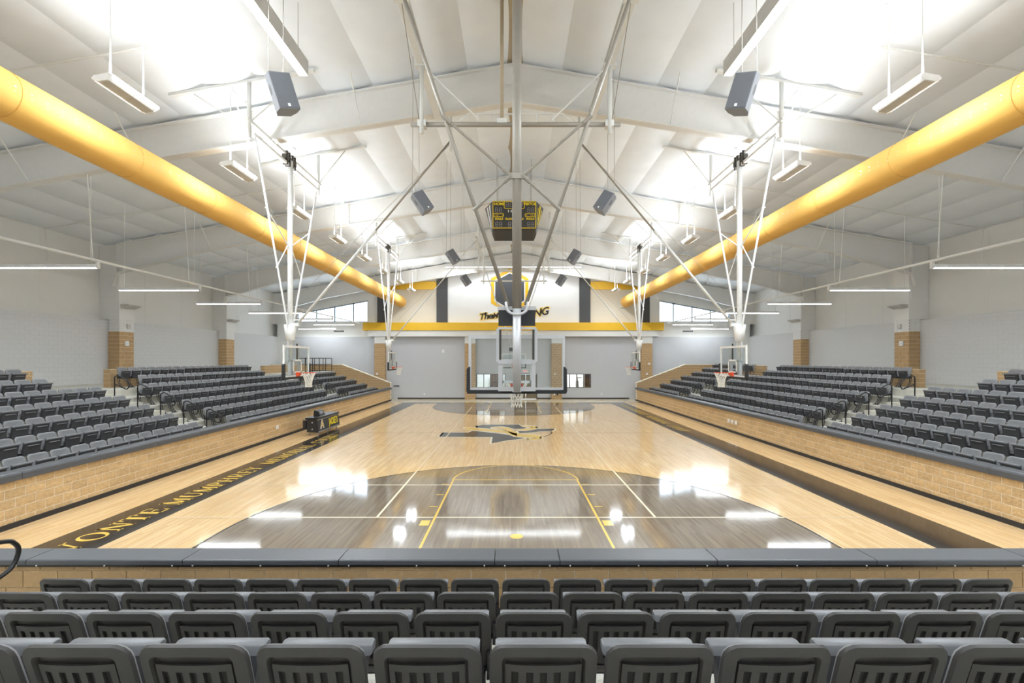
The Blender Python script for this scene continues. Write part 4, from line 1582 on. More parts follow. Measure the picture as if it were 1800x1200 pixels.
# ================================================================== DUCTS
for s in (-1, 1):
    xd, zd, rd = s * 9.95, 8.62, .46
    t = thing('fabric_duct', 'long yellow fabric air duct under the roof, %s' % TABLE_SIDE[s], 'air duct', (xd, NEARY + .2, zd))
    y = NEARY + .2
    end = 40.25
    nseg = 15
    L = (end - y) / nseg
    for i in range(nseg):
        ya, yb = y + L * i, y + L * (i + 1)
        mb = MB()
        N = 40
        prof = [(0, 0), (.03, .008), (.5, .012), (.97, .008), (1, 0)]
        for f, dr in prof:
            for k in range(N):
                a = 2 * PI * k / N
                mb.v.append(Vector((xd + (rd + dr) * math.cos(a), ya + f * L, zd + (rd + dr) * math.sin(a))))
        for j in range(len(prof) - 1):
            for k in range(N):
                l = (k + 1) % N
                mb.f.append((j * N + l, j * N + k, (j + 1) * N + k, (j + 1) * N + l))
        if i == nseg - 1:
            mb.f.append(tuple((len(prof) - 1) * N + k for k in range(N)))
        part('duct_section', mb, M_DUCT, t, smooth=(i != nseg - 1))
        mb = MB()
        mb.tube([(xd + (rd + .004) * math.cos(a), yb - .01, zd + (rd + .004) * math.sin(a)) for a in [2 * PI * k / 36 for k in range(36)]], .009, 5, closed=True)
        part('seam_band', mb, M_DUCTSEAM, t)
        # hanging clips
        for f in (.25, .75):
            mb = MB(); mb.cbox((xd, ya + f * L, zd + rd + .03), (.03, .06, .05)); part('hanger_clip', mb, M_WHITE, t)
    # small air orifices along the flank
    mb = MB()
    yv = 8.0
    while yv < 24:
        for aa in (-.25, -.45):
            a = PI - (PI + aa) if s > 0 else PI - aa
            a = (PI + .35 + aa) if s > 0 else (-.35 - aa)
            c = Vector((xd + (rd + .013) * math.cos(a), yv, zd + (rd + .013) * math.sin(a)))
            mb.cbox(c, (.006, .03, .012))
        yv += .3
    o = part('air_orifices', mb, M_PAINTWHITE, t); o['kind'] = 'stuff'
    mb = MB(); mb.box(xd - s * 0 - .5, xd + .5, 40.25, 40.3, zd - .5, zd + .5); part('end_collar', mb, M_CREAM, t)

# ================================================================== LIGHTS
def area(name, loc, sx, sy, watts, rot, parent, col=(0.84, 0.93, 1.0)):
    ld = bpy.data.lights.new(name, 'AREA')
    ld.shape = 'RECTANGLE'
    ld.size, ld.size_y = sx, sy
    ld.energy = watts
    ld.color = col
    o = bpy.data.objects.new(name, ld)
    COL.objects.link(o)
    o.parent = parent
    off, _ = rootloc(parent)
    o.location = Vector(loc) - off
    o.rotation_euler = rot
    return o


HB_Y = [1.9, 5.8, 9.8, 13.8, 17.7, 21.6, 25.5, 29.4, 33.3, 37.2]  # nearest pair is out of view, added to light the end stand
for s in (-1, 1):
    for i, Y in enumerate(HB_Y):
        x, z = s * 8.37, 9.22
        L = .6
        t = thing('uplight_fixture', 'grey trough uplight on two white rods, %s from far wall, %s' % (ORD[len(HB_Y) - i], TABLE_SIDE[s]), 'ceiling light', (x, Y, z), group='trough uplights')
        tilt = lambda px, pz: (x + px * math.cos(-s * .18) - pz * math.sin(-s * .18), z + px * math.sin(-s * .18) + pz * math.cos(-s * .18))
        sec = [(-.21, .0), (-.19, -.035), (-.10, -.085), (.10, -.085), (.19, -.035), (.21, .0), (.15, .045), (-.15, .045)]
        mb = MB(); mb.prism([tilt(*p) for p in sec], 'y', Y - L + .02, Y - .005); part('reflector', mb, M_LAMP, t)
        mb = MB(); mb.prism([tilt(*p) for p in sec], 'y', Y + .005, Y + L - .02); part('reflector', mb, M_LAMP, t)
        for e in (-1, 1):
            mb = MB(); mb.prism([tilt(p[0] * 1.03, p[1] * 1.05) for p in sec], 'y', Y + e * L - .02, Y + e * L + .02); part('end_cap', mb, M_LAMPEND, t)
            mb = MB(); mb.prism([tilt(*p) for p in ((e * .20, -.012), (e * .218, -.012), (e * .218, .012), (e * .20, .012))], 'y', Y - L, Y + L); part('lit_edge', mb, M_GLOW, t)
            ex, ez = tilt(e * .225, -.02)
            area('edge_lamp', (ex, Y, ez), .02, 1.16, DOWN_W / 2, (0, -e * .25, 0), t)
        mb = MB(); mb.prism([tilt(*p) for p in ((-.14, .046), (.14, .046), (.14, .05), (-.14, .05))], 'y', Y - L + .03, Y + L - .03); part('lens', mb, M_UPGLOW, t)
        for e in (-1, 1):
            yr = Y + e * .42
            mb = MB(); mb.tube([(x, yr, z + .03), (x, yr, z + .9)], .022, 8, r1=.012); mb.tube([(x, yr, z + .9), (x, yr, roof(x) - .04)], .011, 6)
            part('rod', mb, M_WHITE, t)
            mb = MB(); mb.tube([(x, yr, roof(x) - .10), (x, yr, roof(x) - .04)], .06, 10); part('canopy', mb, M_WHITE, t)
        area('uplight_lamp', (x, Y, z + .12), .28, 1.1, UPLIGHT_W, (PI, -s * .56, 0), t)

# long linear fixtures over the court
for s in (-1, 1):
    xa, xb = s * 5.17 - .11, s * 5.17 + .11
    t = thing('linear_light', 'long rectangular linear light hung over the court, %s' % TABLE_SIDE[s], 'ceiling light', (s * 5.17, 7.4, 10.4))
    mb = MB(); mb.box(xa, xb, 3.7, 11.1, 10.42, 10.78); part('housing', mb, M_LAMP, t)
    mb = MB(); mb.box(xa + .015, xb - .015, 3.72, 11.08, 10.405, 10.42); part('diffuser', mb, M_GLOW, t)
    for yv in (4.2, 7.4, 10.8):
        mb = MB(); mb.tube([(s * 5.17, yv, 10.78), (s * 5.17, yv, roof(5.17) - .14)], .006, 5); part('cable', mb, M_GREYSTEEL, t)
        mb = MB(); mb.tube([(s * 5.17, yv, 10.78), (s * 5.17, yv, 10.9)], .016, 6); part('cable_grip', mb, M_DARKSTEEL, t)
    area('linear_lamp', (s * 5.17, 7.4, 10.39), .18, 7.2, LINEAR_W, (0, 0, 0), t)
# far gable light, and an unseen one added to light the end stand
for gy, wh, wt in ((39.21, 'high on the far gable', .5), (-1.5, 'behind the end stand, added as unseen fill', 1.2)):
    t = thing('linear_light', 'long linear light running crosswise %s' % wh, 'ceiling light', (0, gy, 11.4))
    mb = MB(); mb.box(-5.9, 5.9, gy - .06, gy + .06, 11.48, 11.68); part('housing', mb, M_LAMPEND, t)
    mb = MB(); mb.box(-5.85, 5.85, gy - .04, gy + .04, 11.465, 11.48); part('diffuser', mb, M_GLOW, t)
    for x in (-3.4, 0, 3.4):
        mb = MB(); mb.tube([(x, gy, 11.68), (x, gy, roof(x) - .1)], .008, 5); part('cable', mb, M_GREYSTEEL, t)
    area('linear_lamp', (0, gy, 11.45), 11.5, .08, LINEAR_W * wt, (0, 0, 0), t)

# pendants over the stands and the sprinkler pipe they follow
PEND = [14.7 + 4.78 * k for k in range(6)]
for s in (-1, 1):
    for i, Y in enumerate([9.92] + PEND):
        xi, xo = s * 13.5, s * 16.9
        a, b = sorted((xi, xo))
        t = thing('pendant_light', 'thin white linear pendant over the stand, %s from far wall, %s' % (ORD[7 - i], TABLE_SIDE[s]), 'pendant light', (s * 15.2, Y, 6.45), group='linear pendants over the stands')
        mb = MB(); mb.box(a, b, Y - .045, Y + .045, 6.475, 6.58); part('housing', mb, M_LAMPEND, t)
        mb = MB(); mb.box(a + .01, b - .01, Y - .04, Y + .04, 6.445, 6.475); part('diffuser', mb, M_GLOW, t)
        mb = MB(); a2, b2 = sorted((xi, xi - s * .06)); mb.box(a2, b2, Y - .05, Y + .05, 6.44, 6.66); part('end_cap', mb, M_LAMPEND, t)
        for x in (s * 13.7, s * 16.7):
            mb = MB(); mb.tube([(x, Y, 6.58), (x, Y, roof(x) - .05)], .008, 5); part('stem', mb, M_STEEL, t)
        area('pendant_lamp', (s * 15.2, Y, 6.435), 3.3, .07, PENDANT_W, (0, 0, 0), t)
    t = thing('pendant_light', 'low linear pendant close to the far wall vent, %s' % TABLE_SIDE[s], 'pendant light', (s * 17, 39.4, 6.1), group='linear pendants over the stands')
    a, b = sorted((s * 15.4, s * 18.6))
    mb = MB(); mb.box(a, b, 39.36, 39.44, 6.16, 6.26); part('housing', mb, M_LAMPEND, t)
    mb = MB(); mb.box(a, b, 39.365, 39.435, 6.13, 6.16); part('diffuser', mb, M_GLOW, t)
    for x in (s * 15.7, s * 18.3):
        mb = MB(); mb.tube([(x, 39.4, 6.26), (x, 39.4, roof(x) - .05)], .008, 5); part('stem', mb, M_STEEL, t)
    area('pendant_lamp', (s * 17, 39.4, 6.12), 3.2, .06, PENDANT_W * .7, (0, 0, 0), t)
    t = thing('sprinkler_pipe', 'white sprinkler pipe running the length of the stand, %s' % TABLE_SIDE[s], 'pipe', (s * 13.5, 6, 6.70))
    mb = MB(); mb.tube([(s * 13.5, 6.0, 6.70), (s * 13.5, 39.8, 6.70)], .042, 10); part('main_pipe', mb, M_STEEL, t, smooth=True)
    for Y in [10.2 + 4.35 * k for k in range(7)]:
        xq = s * 16.2
        mb = MB(); mb.tube([(s * 13.5, Y, 6.72), (s * 13.72, Y, roof(13.7) - .55)], .012, 6); part('riser', mb, M_STEEL, t)
    for Y in [11.2, 19.9, 28.6]:
        mb = MB(); mb.tube([(s * 20.6, Y, roof(20.6) - .25), (s * 9.0, Y, roof(9.0) - .25)], .025, 6); part('branch_pipe', mb, M_STEEL, t)
        mb = MB(); mb.tube([(s * 20.5, Y, roof(20.6) - .25), (s * 20.4, Y, 6.9 + .9)], .022, 6); part('branch_drop', mb, M_STEEL, t)

# wedge sconces on the column heads
for s in (-1, 1):
    for k, yf in enumerate((23.2, 31.9)):
        x = s * 20.13
        t = thing('wall_sconce', 'grey wedge wall light on column, %s from far windows, %s' % (('second', 'first')[k], TABLE_SIDE[s]), 'wall light', (x, yf + .47, 6.25), group='wedge sconces')
        mb = MB(); mb.prism([(x - s * q[0], 6.25 + q[1]) for q in ((0, -.09), (.10, -.10), (.42, .03), (.44, .08), (0, .09))], 'y', yf + .06, yf + .86); part('housing', mb, M_LAMP, t)
        mb = MB(); mb.box(min(x - s * .02, x), max(x - s * .02, x), yf + .3, yf + .65, 6.12, 6.42); part('back_plate', mb, M_LAMPEND, t)

# ================================================================== SPEAKERS
def speaker(loc, sc, yaw, pitch, roll, label, group):
    t = thing('loudspeaker', label, 'loudspeaker', loc, 0, group)
    R = Matrix.Rotation(yaw, 3, 'Z') @ Matrix.Rotation(pitch, 3, 'X') @ Matrix.Rotation(roll, 3, 'Y')
    w, d, h = .40 * sc, .38 * sc, .66 * sc
    # trapezoid cabinet, grille towards local -y
    front, back = w / 2, w / 2 * .66
    pts = [(-front, -d / 2), (front, -d / 2), (front, 0), (back, d / 2), (-back, d / 2), (-front, 0)]
    mb = MB()
    n = len(pts)
    vs = [R @ Vector((x, y, z)) for z in (-h / 2, h / 2) for x, y in pts]
    mb.add(vs, [tuple(range(n))[::-1], tuple(range(n, 2 * n))] + [(i, (i + 1) % n, n + (i + 1) % n, n + i) for i in range(n)])
    part('cabinet', mb, M_SPEAKER, t, local=True)
    mb = MB(); mb.cbox(R @ Vector((0, -d / 2 - .006 * sc, 0)), (w * .94, .014 * sc, h * .95), R); g = part('grille', mb, M_SPEAKERD, t, local=True)
    mb = MB(); mb.cbox(R @ Vector((0, -d / 2 - .015 * sc, -h * .4)), (.05 * sc, .006 * sc, .05 * sc), R); part('badge', mb, M_WHITE, g, local=True)
    for e in (-1, 1):
        c = R @ Vector((e * (front + .002), -d * .12, h * .08))
        mb = MB()
        ring = []
        for k in range(12):
            a = 2 * PI * k / 12
            ring.append(R @ Vector((e * (front + .004 * sc), -d * .12 + .055 * sc * math.cos(a), h * .08 + .10 * sc * math.sin(a))))
        cc = R @ Vector((e * (front - .02), -d * .12, h * .08))
        mb.add(ring + [cc], [(k, (k + 1) % 12, 12) for k in range(12)])
        mb.add(ring, [tuple(range(12)) if e > 0 else tuple(range(12))[::-1]])
        part('handle_cup', mb, M_SPEAKERD, t, local=True)
        top = R @ Vector((e * w * .35, 0, h / 2))
        zt = roof(loc[0]) - loc[2] - .03
        mb = MB(); mb.tube([top, top + Vector((0, 0, .12 * sc)), Vector((top.x * .9, top.y, zt))], .007, 5); part('cable', mb, M_GREYSTEEL, t, local=True)
    return t
for s in (-1, 1):
    nm = TABLE_SIDE[s]
    p = P(901 + s * (901 - 495), 166, 8.9)
    speaker((p.x, p.y, p.z), 1.0, s * -.75, 0, s * .32, 'large grey loudspeaker hung beside the long linear light, %s' % nm, 'hanging loudspeakers')
    for i, (px, py, d, w) in enumerate(((741, 357, 13.6, 'nearest the end stand'), (795, 452, 20.6, 'level with the scoreboard'), (818, 493, 26.0, 'nearest the far wall'))):
        p = P(901 + s * (901 - px) + (3 if s > 0 else 0), py, d)
        speaker((p.x, p.y, p.z), .92, s * -.55 + PI * 0, -.25, s * .55, 'grey loudspeaker tilted over the court, %s, %s' % (w, nm), 'hanging loudspeakers')

# ================================================================== SCOREBOARD
SBY = 20.75
def sp(px, py, d):
    return P(px, py, d)
t = thing('scoreboard', 'black hanging scoreboard with yellow outlines over centre court', 'scoreboard', (0, YC, 9.45))
ztop, zbot = 10.72, 9.46
hw, hm, dm = .985, 1.40, 1.07
mb = MB()
top = [(-hw, -dm), (hw, -dm), (hm, 0), (hw, dm), (-hw, dm), (-hm, 0)]
bot = [(-hw, -dm), (hw, -dm), (hw + .06, 0), (hw, dm), (-hw, dm), (-hw - .06, 0)]
vs = [(x, YC + y, zbot) for x, y in bot] + [(x, YC + y, ztop) for x, y in top]
mb.add(vs, [tuple(range(6))[::-1], tuple(range(6, 12))] + [(i, (i + 1) % 6, 6 + (i + 1) % 6, 6 + i) for i in (0, 3)])
cab = part('cabinet', mb, M_SCORE, t)
mb = MB()
mb.box(-hw + .06, hw - .06, YC - dm + .06, YC + dm - .06, zbot - .012, zbot - .004)
part('underside', mb, M_BLACK, t)
SBW, SBH = 2 * hw, ztop - zbot
def sb_face(sign):
    yf = YC + sign * (dm + .004)
    U = (1, 0, 0) if sign < 0 else (-1, 0, 0)
    F = frame_mat((0, yf, (ztop + zbot) / 2), U, (0, 0, 1), (0, sign, 0))
    def add(name, mbx, m, parent=t):
        xform(mbx, F)
        return part(name, mbx, m, parent)
    def line(pts, w=.03, closed=False):
        m2 = MB()
        seq = pts + [pts[0]] if closed else pts
        for i in range(len(seq) - 1):
            (x0, y0), (x1, y1) = seq[i], seq[i + 1]
            dx, dy = x1 - x0, y1 - y0
            l = math.hypot(dx, dy)
            m2.cbox(((x0 + x1) / 2, (y0 + y1) / 2, .004), (l + w, w, .008), Matrix.Rotation(math.atan2(dy, dx), 3, 'Z'))
        return m2
    add('outline', line([(-.97, -.6), (.97, -.6), (.97, .61), (-.97, .61)], .03, True), M_SCOREY)
    add('clock_outline', line([(-.46, .61), (-.46, .33), (-.42, .29), (.42, .29), (.46, .33), (.46, .61)], .025), M_SCOREY)
    for q in (-1, 1):
        add('bonus_outline', line([(q * .97, .055), (q * .52, .055), (q * .49, .02), (q * .49, -.05), (q * .52, -.085), (q * .97, -.085)], .025), M_SCOREY)
    for body, x, y, sz in (('HOME', -.69, .49, .17), ('VISITOR', .70, .49, .165), ('FOULS', -.70, -.19, .125), ('FOULS', .72, -.19, .125), ('PLAYER FOULS', 0, -.19, .125)):
        tm = text_mb(body, sz, shear=.15, offset=.006, extrude=.004)
        tm.v = [p + Vector((x, y, .006)) for p in tm.v]
        add('lettering', tm, M_SCOREY)
    def digit(x, y, h):
        w = h * .55
        m2 = MB()
        th = h * .11
        for (cx, cy, lx, ly) in ((0, h / 2, w, th), (0, 0, w, th), (0, -h / 2, w, th), (-w / 2, h / 4, th, h / 2), (w / 2, h / 4, th, h / 2), (-w / 2, -h / 4, th, h / 2), (w / 2, -h / 4, th, h / 2)):
            m2.cbox((x + cx, y + cy, .004), (lx * .86, ly * .86, .006) if lx > ly else (lx * .86, ly * .86, .006))
        return m2
    for x, y, h in ((-.32, .47, .2), (-.14, .47, .2), (.14, .47, .2), (.32, .47, .2), (-.81, .22, .2), (-.63, .22, .2), (.66, .22, .2), (.84, .22, .2),
                    (-.80, -.43, .2), (-.62, -.43, .2), (.66, -.43, .2), (.84, -.43, .2), (-.22, -.43, .2), (-.04, -.43, .2), (.22, -.43, .2)):
        add('digit', digit(x, y, h), M_SEG)
    for x, y in ((-.92, -.015), (-.83, -.015), (-.75, -.015), (-.52, -.015), (.56, -.015), (.76, -.015), (.84, -.015), (.92, -.015)):
        m2 = MB(); m2.cbox((x, y, .004), (.03, .04, .008)); add('indicator', m2, M_SCOREY)
    for x in (-.27, -.14):
        m2 = MB(); m2.cbox((x, .17, .004), (.04, .11, .008)); add('indicator', m2, M_WHITE)
    m2 = MB(); m2.cbox((0, .08, .004), (.2, .3, .008)); add('emblem_patch', m2, M_WHITE)
sb_face(-1)
sb_face(1)
# angled wings carry sponsor lettering
def wing(sx, sy):
    a = Vector((sx * hw, YC + sy * dm, ztop)); b = Vector((sx * hm, YC, ztop))
    c = Vector((sx * (hw + .06), YC, zbot)); d = Vector((sx * hw, YC + sy * dm, zbot))
    def pt(u, v):      # u: 0 front..1 back, v: 0 top..1 bottom
        return (a * (1 - u) + b * u) * (1 - v) + (d * (1 - u) + c * u) * v
    n = (b - a).cross(d - a).normalized()
    if n.x * sx < 0:
        n = -n
    pm = MB()
    G = 6
    for j in range(G + 1):
        for i in range(G + 1):
            pm.v.append(pt(i / G, j / G))
    for j in range(G):
        for i in range(G):
            q = j * (G + 1) + i
            pm.f.append((q, q + 1, q + G + 2, q + G + 1))
    part('wing_panel', pm, M_SCORE, t)
    mt, rows = (M_WHITE, ((.36, .06, .92, 17), (.66, .06, .80, 17))) if sx < 0 else (M_SCOREY, ((.28, .18, .62, 9), (.52, .06, .82, 14), (.78, .14, .68, 11)))
    rnd = random.Random(5)
    for (u, v0, v1, k) in rows:
        for i in range(k):
            va = v0 + (v1 - v0) * i / k
            vb = va + (v1 - v0) / k * .72
            hu = .085 if sx < 0 else (.10 if u == .52 else .05)
            q = [pt(u - hu, va), pt(u + hu, va), pt(u + hu, vb), pt(u - hu, vb)]
            m2 = MB()
            m2.add([p + n * .018 for p in q] + [p + n * .026 for p in q], [(0, 1, 2, 3), (7, 6, 5, 4), (0, 4, 5, 1), (1, 5, 6, 2), (2, 6, 7, 3), (3, 7, 4, 0)])
            part('sponsor_mark', m2, mt, t)
for sx in (-1, 1):
    for sy in (-1, 1):
        wing(sx, sy)
for x in (-.8, .8):
    for y in (-.7, .7):
        mb = MB(); mb.tube([(x, YC + y, ztop), (x, YC + y, roof(x) - .05)], .012, 6); part('cable', mb, M_GREYSTEEL, t)

# ================================================================== SCORER'S TABLE
t = thing('scorers_table', 'black scorer\'s table with yellow JACKETS lettering beside the court', 'table', (-9.3, 22.3, 0))
mb = MB(); mb.prism([(-9.55, .16), (-9.02, .14), (-9.10, .74), (-9.55, .78)], 'y', 20.95, 23.55); part('body', mb, M_BLACK, t)
mb = MB(); mb.prism([(-9.62, .74), (-9.06, .74), (-9.05, .82), (-9.62, .82)], 'y', 20.93, 23.57); part('top', mb, M_BLACKMETAL, t)
mb = MB(); mb.prism([(-9.03, .20), (-9.018, .20), (-9.088, .70), (-9.10, .70)], 'y', 21.0, 23.5); part('sign_panel', mb, M_SCORE, t)
for z0 in (.145, .695):
    mb = MB(); mb.prism([(-9.03 - (z0 - .145) * .12, z0), (-9.0 - (z0 - .145) * .12, z0), (-9.005 - (z0 - .145) * .12, z0 + .05), (-9.04 - (z0 - .145) * .12, z0 + .05)], 'y', 20.97, 23.53); part('edge_rail', mb, M_GREYSTEEL, t)
nrm = Vector((.6, 0, .085)).normalized()
up = Vector((-.085, 0, .6)).normalized()
tx = text_mb('JACKETS', .46, shear=.12, offset=.012, extrude=.003)
xform(tx, frame_mat((-9.048, 22.78, .46), (0, .62, 0), up, nrm)); part('lettering', tx, M_SCOREY, t)
tx = text_mb('A', .46, shear=.25, offset=.012, extrude=.003)
xform(tx, frame_mat((-9.048, 21.42, .46), (0, 1, 0), up, nrm)); lg = part('emblem', tx, M_PAINTGOLD, t)
tx = text_mb('A', .50, shear=.25, offset=.035, extrude=.002)
xform(tx, frame_mat((-9.051, 21.42, .46), (0, 1, 0), up, nrm)); part('emblem_outline', tx, M_WHITE, t)
for y in (21.15, 22.25, 23.35):
    for x in (-9.5, -9.12):
        mb = MB(); mb.tube([(x, y, .04), (x, y, .18)], .018, 6); mb.tube([(x - .02, y, .04), (x + .02, y, .04)], .04, 10); part('caster', mb, M_PALESTEEL, t)
for z in (.3, .6):
    mb = MB(); mb.tube([(-9.3, 20.95, z), (-9.3, 20.93, z)], .03, 8); part('end_bolt', mb, M_PALESTEEL, t)
mb = MB(); mb.box(-9.75, -9.6, 20.98, 21.6, .3, .7); part('rear_hinge', mb, M_BLACK, t)
t = thing('control_console', 'small black scoreboard console standing on the scorer\'s table', 'console', (-9.40, 21.95, .82))
mb = MB(); mb.prism([(-9.58, .82), (-9.25, .82), (-9.30, .90), (-9.36, 1.05), (-9.55, 1.08)], 'y', 21.7, 22.3); part('case', mb, M_BLACK, t)
mb = MB(); mb.prism([(-9.305, .91), (-9.295, .91), (-9.352, 1.03), (-9.362, 1.03)], 'y', 21.8, 22.2); part('keypad', mb, M_SPEAKER, t)

# ================================================================== FAR DOOR, OFFICES, SMALL WALL ITEMS
mb = MB()
mb.box(DX0 - .06, DX0, yb0 - .03, yb1, 0, DH + .06); mb.box(DX1, DX1 + .06, yb0 - .03, yb1, 0, DH + .06); mb.box(DX0, DX1, yb0 - .03, yb1, DH, DH + .06)
dr = struct('door_1', mb, M_BRONZE, 'brown double door in the far grey wall')
xm = (DX0 + DX1) / 2
for a, b in ((DX0 + .005, xm - .004), (xm + .004, DX1 - .005)):
    mb = MB(); mb.box(a, b, yb0 + .03, yb0 + .08, .01, DH - .01); lf = part('door_leaf', mb, M_DOOR, dr)
    mb = MB(); mb.box(a + .1, b - .1, yb0 - .01, yb0 + .03, .98, 1.06); part('push_bar', mb, M_PALESTEEL, lf)
for i, ((a, b), n) in enumerate(zip(OFW, (4, 4))):
    mb = MB()
    w = .05
    mb.box(a, b, yb0 - .02, yb1, OZ0, OZ0 + w); mb.box(a, b, yb0 - .02, yb1, OZ1 - w, OZ1)
    for k in range(n + 1):
        x = a + (b - a) * k / n
        x0 = max(a, x - w / 2 if 0 < k < n else (x if k == 0 else x - w))
        mb.box(x0, x0 + w, yb0 - .02, yb1, OZ0 + w, OZ1 - w)
    wn = struct('window_%d' % (5 + i), mb, M_BRONZE, 'bronze framed office window %s' % ('beside the brown door' if i == 0 else 'showing a brown shelf, right of the block column'))
    for k in range(n):
        x0, x1 = a + (b - a) * k / n + .04, a + (b - a) * (k + 1) / n - .04
        m2 = MB(); m2.box(x0, x1, yb0 + .06, yb0 + .07, OZ0 + .05, OZ1 - .05); part('pane', m2, M_GLASS, wn)
    # office beyond
    mb = MB()
    x0, x1, y0, y1 = a - .8, b + .8, FARY + .26, FARY + 3.2
    mb.box(x0 - .1, x0, y0, y1, 0, 2.8); mb.box(x1, x1 + .1, y0, y1, 0, 2.8); mb.box(x0, x1, y1, y1 + .1, 0, 2.8); mb.box(x0, x1, y0, y1, 2.8, 2.9)
    struct('wall_office_%d' % (i + 1), mb, M_WHITEWALL, 'white office walls seen through the window %s' % ('beside the brown door' if i == 0 else 'with the brown shelf'))
    t = thing('office_light', 'flat ceiling light in the office %s' % ('beside the brown door' if i == 0 else 'with the brown shelf'), 'ceiling light', ((a + b) / 2, FARY + 1.7, 2.79))
    mb = MB(); mb.box((a + b) / 2 - .6, (a + b) / 2 + .6, FARY + 1.4, FARY + 2.0, 2.76, 2.8); part('frame', mb, M_LAMPEND, t)
    mb = MB(); mb.box((a + b) / 2 - .56, (a + b) / 2 + .56, FARY + 1.44, FARY + 1.96, 2.75, 2.76); part('diffuser', mb, M_GLOW, t)
    area('office_lamp', ((a + b) / 2, FARY + 1.7, 2.74), 1.1, .5, 90, (0, 0, 0), t)
def shelf(x0, x1, y, z0, z1, label, nx, nz):
    t = thing('cubby_shelf', label, 'shelf', ((x0 + x1) / 2, y, z0))
    for k in range(nx + 1):
        x = x0 + (x1 - x0) * k / nx
        mb = MB(); mb.box(x - .015, x + .015, y - .15, y + .15, z0, z1); part('upright', mb, M_BROWN, t)
    for k in range(nz + 1):
        z = z0 + (z1 - z0) * k / nz
        mb = MB(); mb.box(x0, x1, y - .15, y + .15, z - .012, z + .012); part('shelf_board', mb, M_BROWN, t)
    mb = MB(); mb.box(x0, x1, y + .15, y + .16, z0, z1); part('back', mb, M_BROWN, t)
shelf(6.5, 7.3, FARY + .9, 0.0, 2.4, 'brown cubby shelf behind the wide office window', 4, 8)
shelf(-2.2, -1.3, FARY + 2.6, 0.0, 2.1, 'brown cubby shelf in the office beside the brown door', 3, 7)
t = thing('exercise_machine', 'grey exercise machine standing behind the wide office window', 'machine', (5.95, FARY + 1.2, 0))
mb = MB(); mb.tube([(5.7, FARY + 1.0, 0), (5.85, FARY + 1.2, 1.9)], .05, 8); part('mast', mb, M_GREYSTEEL, t)
mb = MB(); mb.tube([(6.1, FARY + 1.4, 0), (5.85, FARY + 1.2, 1.9)], .05, 8); part('rear_post', mb, M_GREYSTEEL, t)
mb = MB(); mb.tube([(5.8, FARY + 1.15, 1.85), (6.25, FARY + 1.15, 1.85)], .03, 8); part('handlebar', mb, M_DARKSTEEL, t)
mb = MB(); mb.cbox((5.85, FARY + 1.2, 1.25), (.22, .2, .6)); part('weight_stack', mb, M_SPEAKERD, t)

t = thing('exit_sign', 'small white exit sign with red letters above the brown door', 'sign', (1.05, yb0 - .05, 2.45))
mb = MB(); mb.box(.85, 1.25, yb0 - .05, yb0, 2.38, 2.6); part('case', mb, M_WHITE, t)
tx = text_mb('EXIT', .17, extrude=.002, offset=.006); xform(tx, frame_mat((1.05, yb0 - .054, 2.49), X3, Z3, -Y3)); part('lettering', tx, M_RED, t)
def wallbox(px, py, d, w, h, label, cat, m=M_WHITE, name='wall_box'):
    p = P(px, py, d)
    t = thing(name, label, cat, (p.x, d, p.z))
    mb = MB(); mb.box(p.x - w / 2, p.x + w / 2, d - .05, d, p.z - h / 2, p.z + h / 2); part('cover', mb, m, t)
    mb = MB(); mb.box(p.x - w / 4, p.x + w / 4, d - .056, d - .05, p.z - h / 4, p.z + h / 4); part('face', mb, M_LAMPEND if m == M_WHITE else M_BLACK, t)
wallbox(779, 617, yb0, .22, .26, 'small white horn box high on the grey wall by the table-side column', 'alarm')
wallbox(746, 692, yb0, .10, .14, 'white outlet low on the grey wall, table side', 'outlet', name='wall_outlet')
wallbox(1057, 692, yb0, .10, .14, 'white outlet low on the grey wall beyond the shelf window', 'outlet', name='wall_outlet')
wallbox(975.5, 657, 40.09, .13, .15, 'white switch plate on the block column beside the shelf window', 'switch', name='wall_switch')
wallbox(974.5, 693, 40.09, .11, .15, 'white outlet plate low on the block column beside the shelf window', 'outlet', name='wall_outlet')
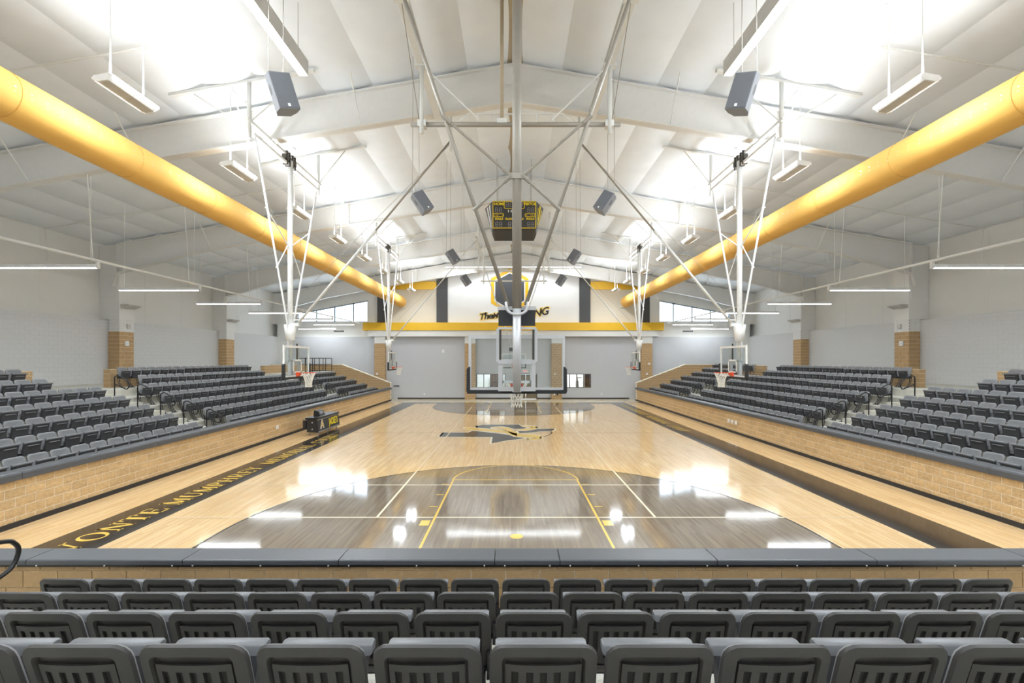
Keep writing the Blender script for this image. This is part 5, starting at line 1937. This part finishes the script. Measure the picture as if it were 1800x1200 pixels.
wallbox(979.5, 693, 40.09, .13, .16, 'black outlet plate low on the block column beside the shelf window', 'outlet', M_BLACK, 'wall_outlet')
wallbox(1141, 639, 40.09, .16, .16, 'white box midway up the far column opposite the table side', 'switch', name='wall_switch')
wallbox(1137, 657, 40.09, .16, .16, 'white box low on the far column opposite the table side', 'switch', name='wall_switch')
wallbox(663, 657, 40.09, .16, .16, 'white box low on the far column at the table side', 'switch', name='wall_switch')
wallbox(697, 678, yb0, .5, .08, 'dark slim handle strip on the grey wall beside the table-side stand', 'handle', M_BLACK, 'wall_strip')
for s in (-1, 1):
    # boxes on the inner faces of the side columns and outlets on the stand walls
    t = thing('wall_speaker_box', 'white square box on the tan column nearer the end stand, %s' % TABLE_SIDE[s], 'switch', (s * 20.12, 23.6, 4.35))
    mb = MB(); a, b = sorted((s * 20.06, s * 20.12)); mb.box(a, b, 23.5, 23.72, 4.22, 4.46); part('cover', mb, M_WHITE, t)
    mb = MB(); a, b = sorted((s * 20.05, s * 20.06)); mb.box(a, b, 23.55, 23.67, 4.28, 4.40); part('face', mb, M_LAMPEND, t)
    t = thing('wall_clock_box', 'grey square box on the white brick of the column, %s' % TABLE_SIDE[s], 'alarm', (s * 20.12, 23.7, 5.25))
    mb = MB(); a, b = sorted((s * 20.05, s * 20.12)); mb.box(a, b, 23.62, 23.82, 5.12, 5.34); part('cover', mb, M_LAMP, t)
    for k, yv in enumerate(([20.0] if s < 0 else [21.4, 21.75, 22.1])):
        t = thing('wall_outlet', 'white outlet low on the stand wall, %s, %s' % (('single one', 'nearest end stand', 'middle of three', 'farthest from end stand')[0 if s < 0 else k + 1], TABLE_SIDE[s]), 'outlet', (s * (WX - .03), yv, .5), group='stand wall outlets')
        mb = MB(); a, b = sorted((s * (WX - .045), s * (WX + .0))); mb.box(a, b, yv, yv + .16, .45, .6); part('plate', mb, M_WHITE, t)
        mb = MB(); a, b = sorted((s * (WX - .05), s * (WX - .045))); mb.box(a, b, yv + .05, yv + .11, .49, .56); part('socket', mb, M_LAMPEND, t)
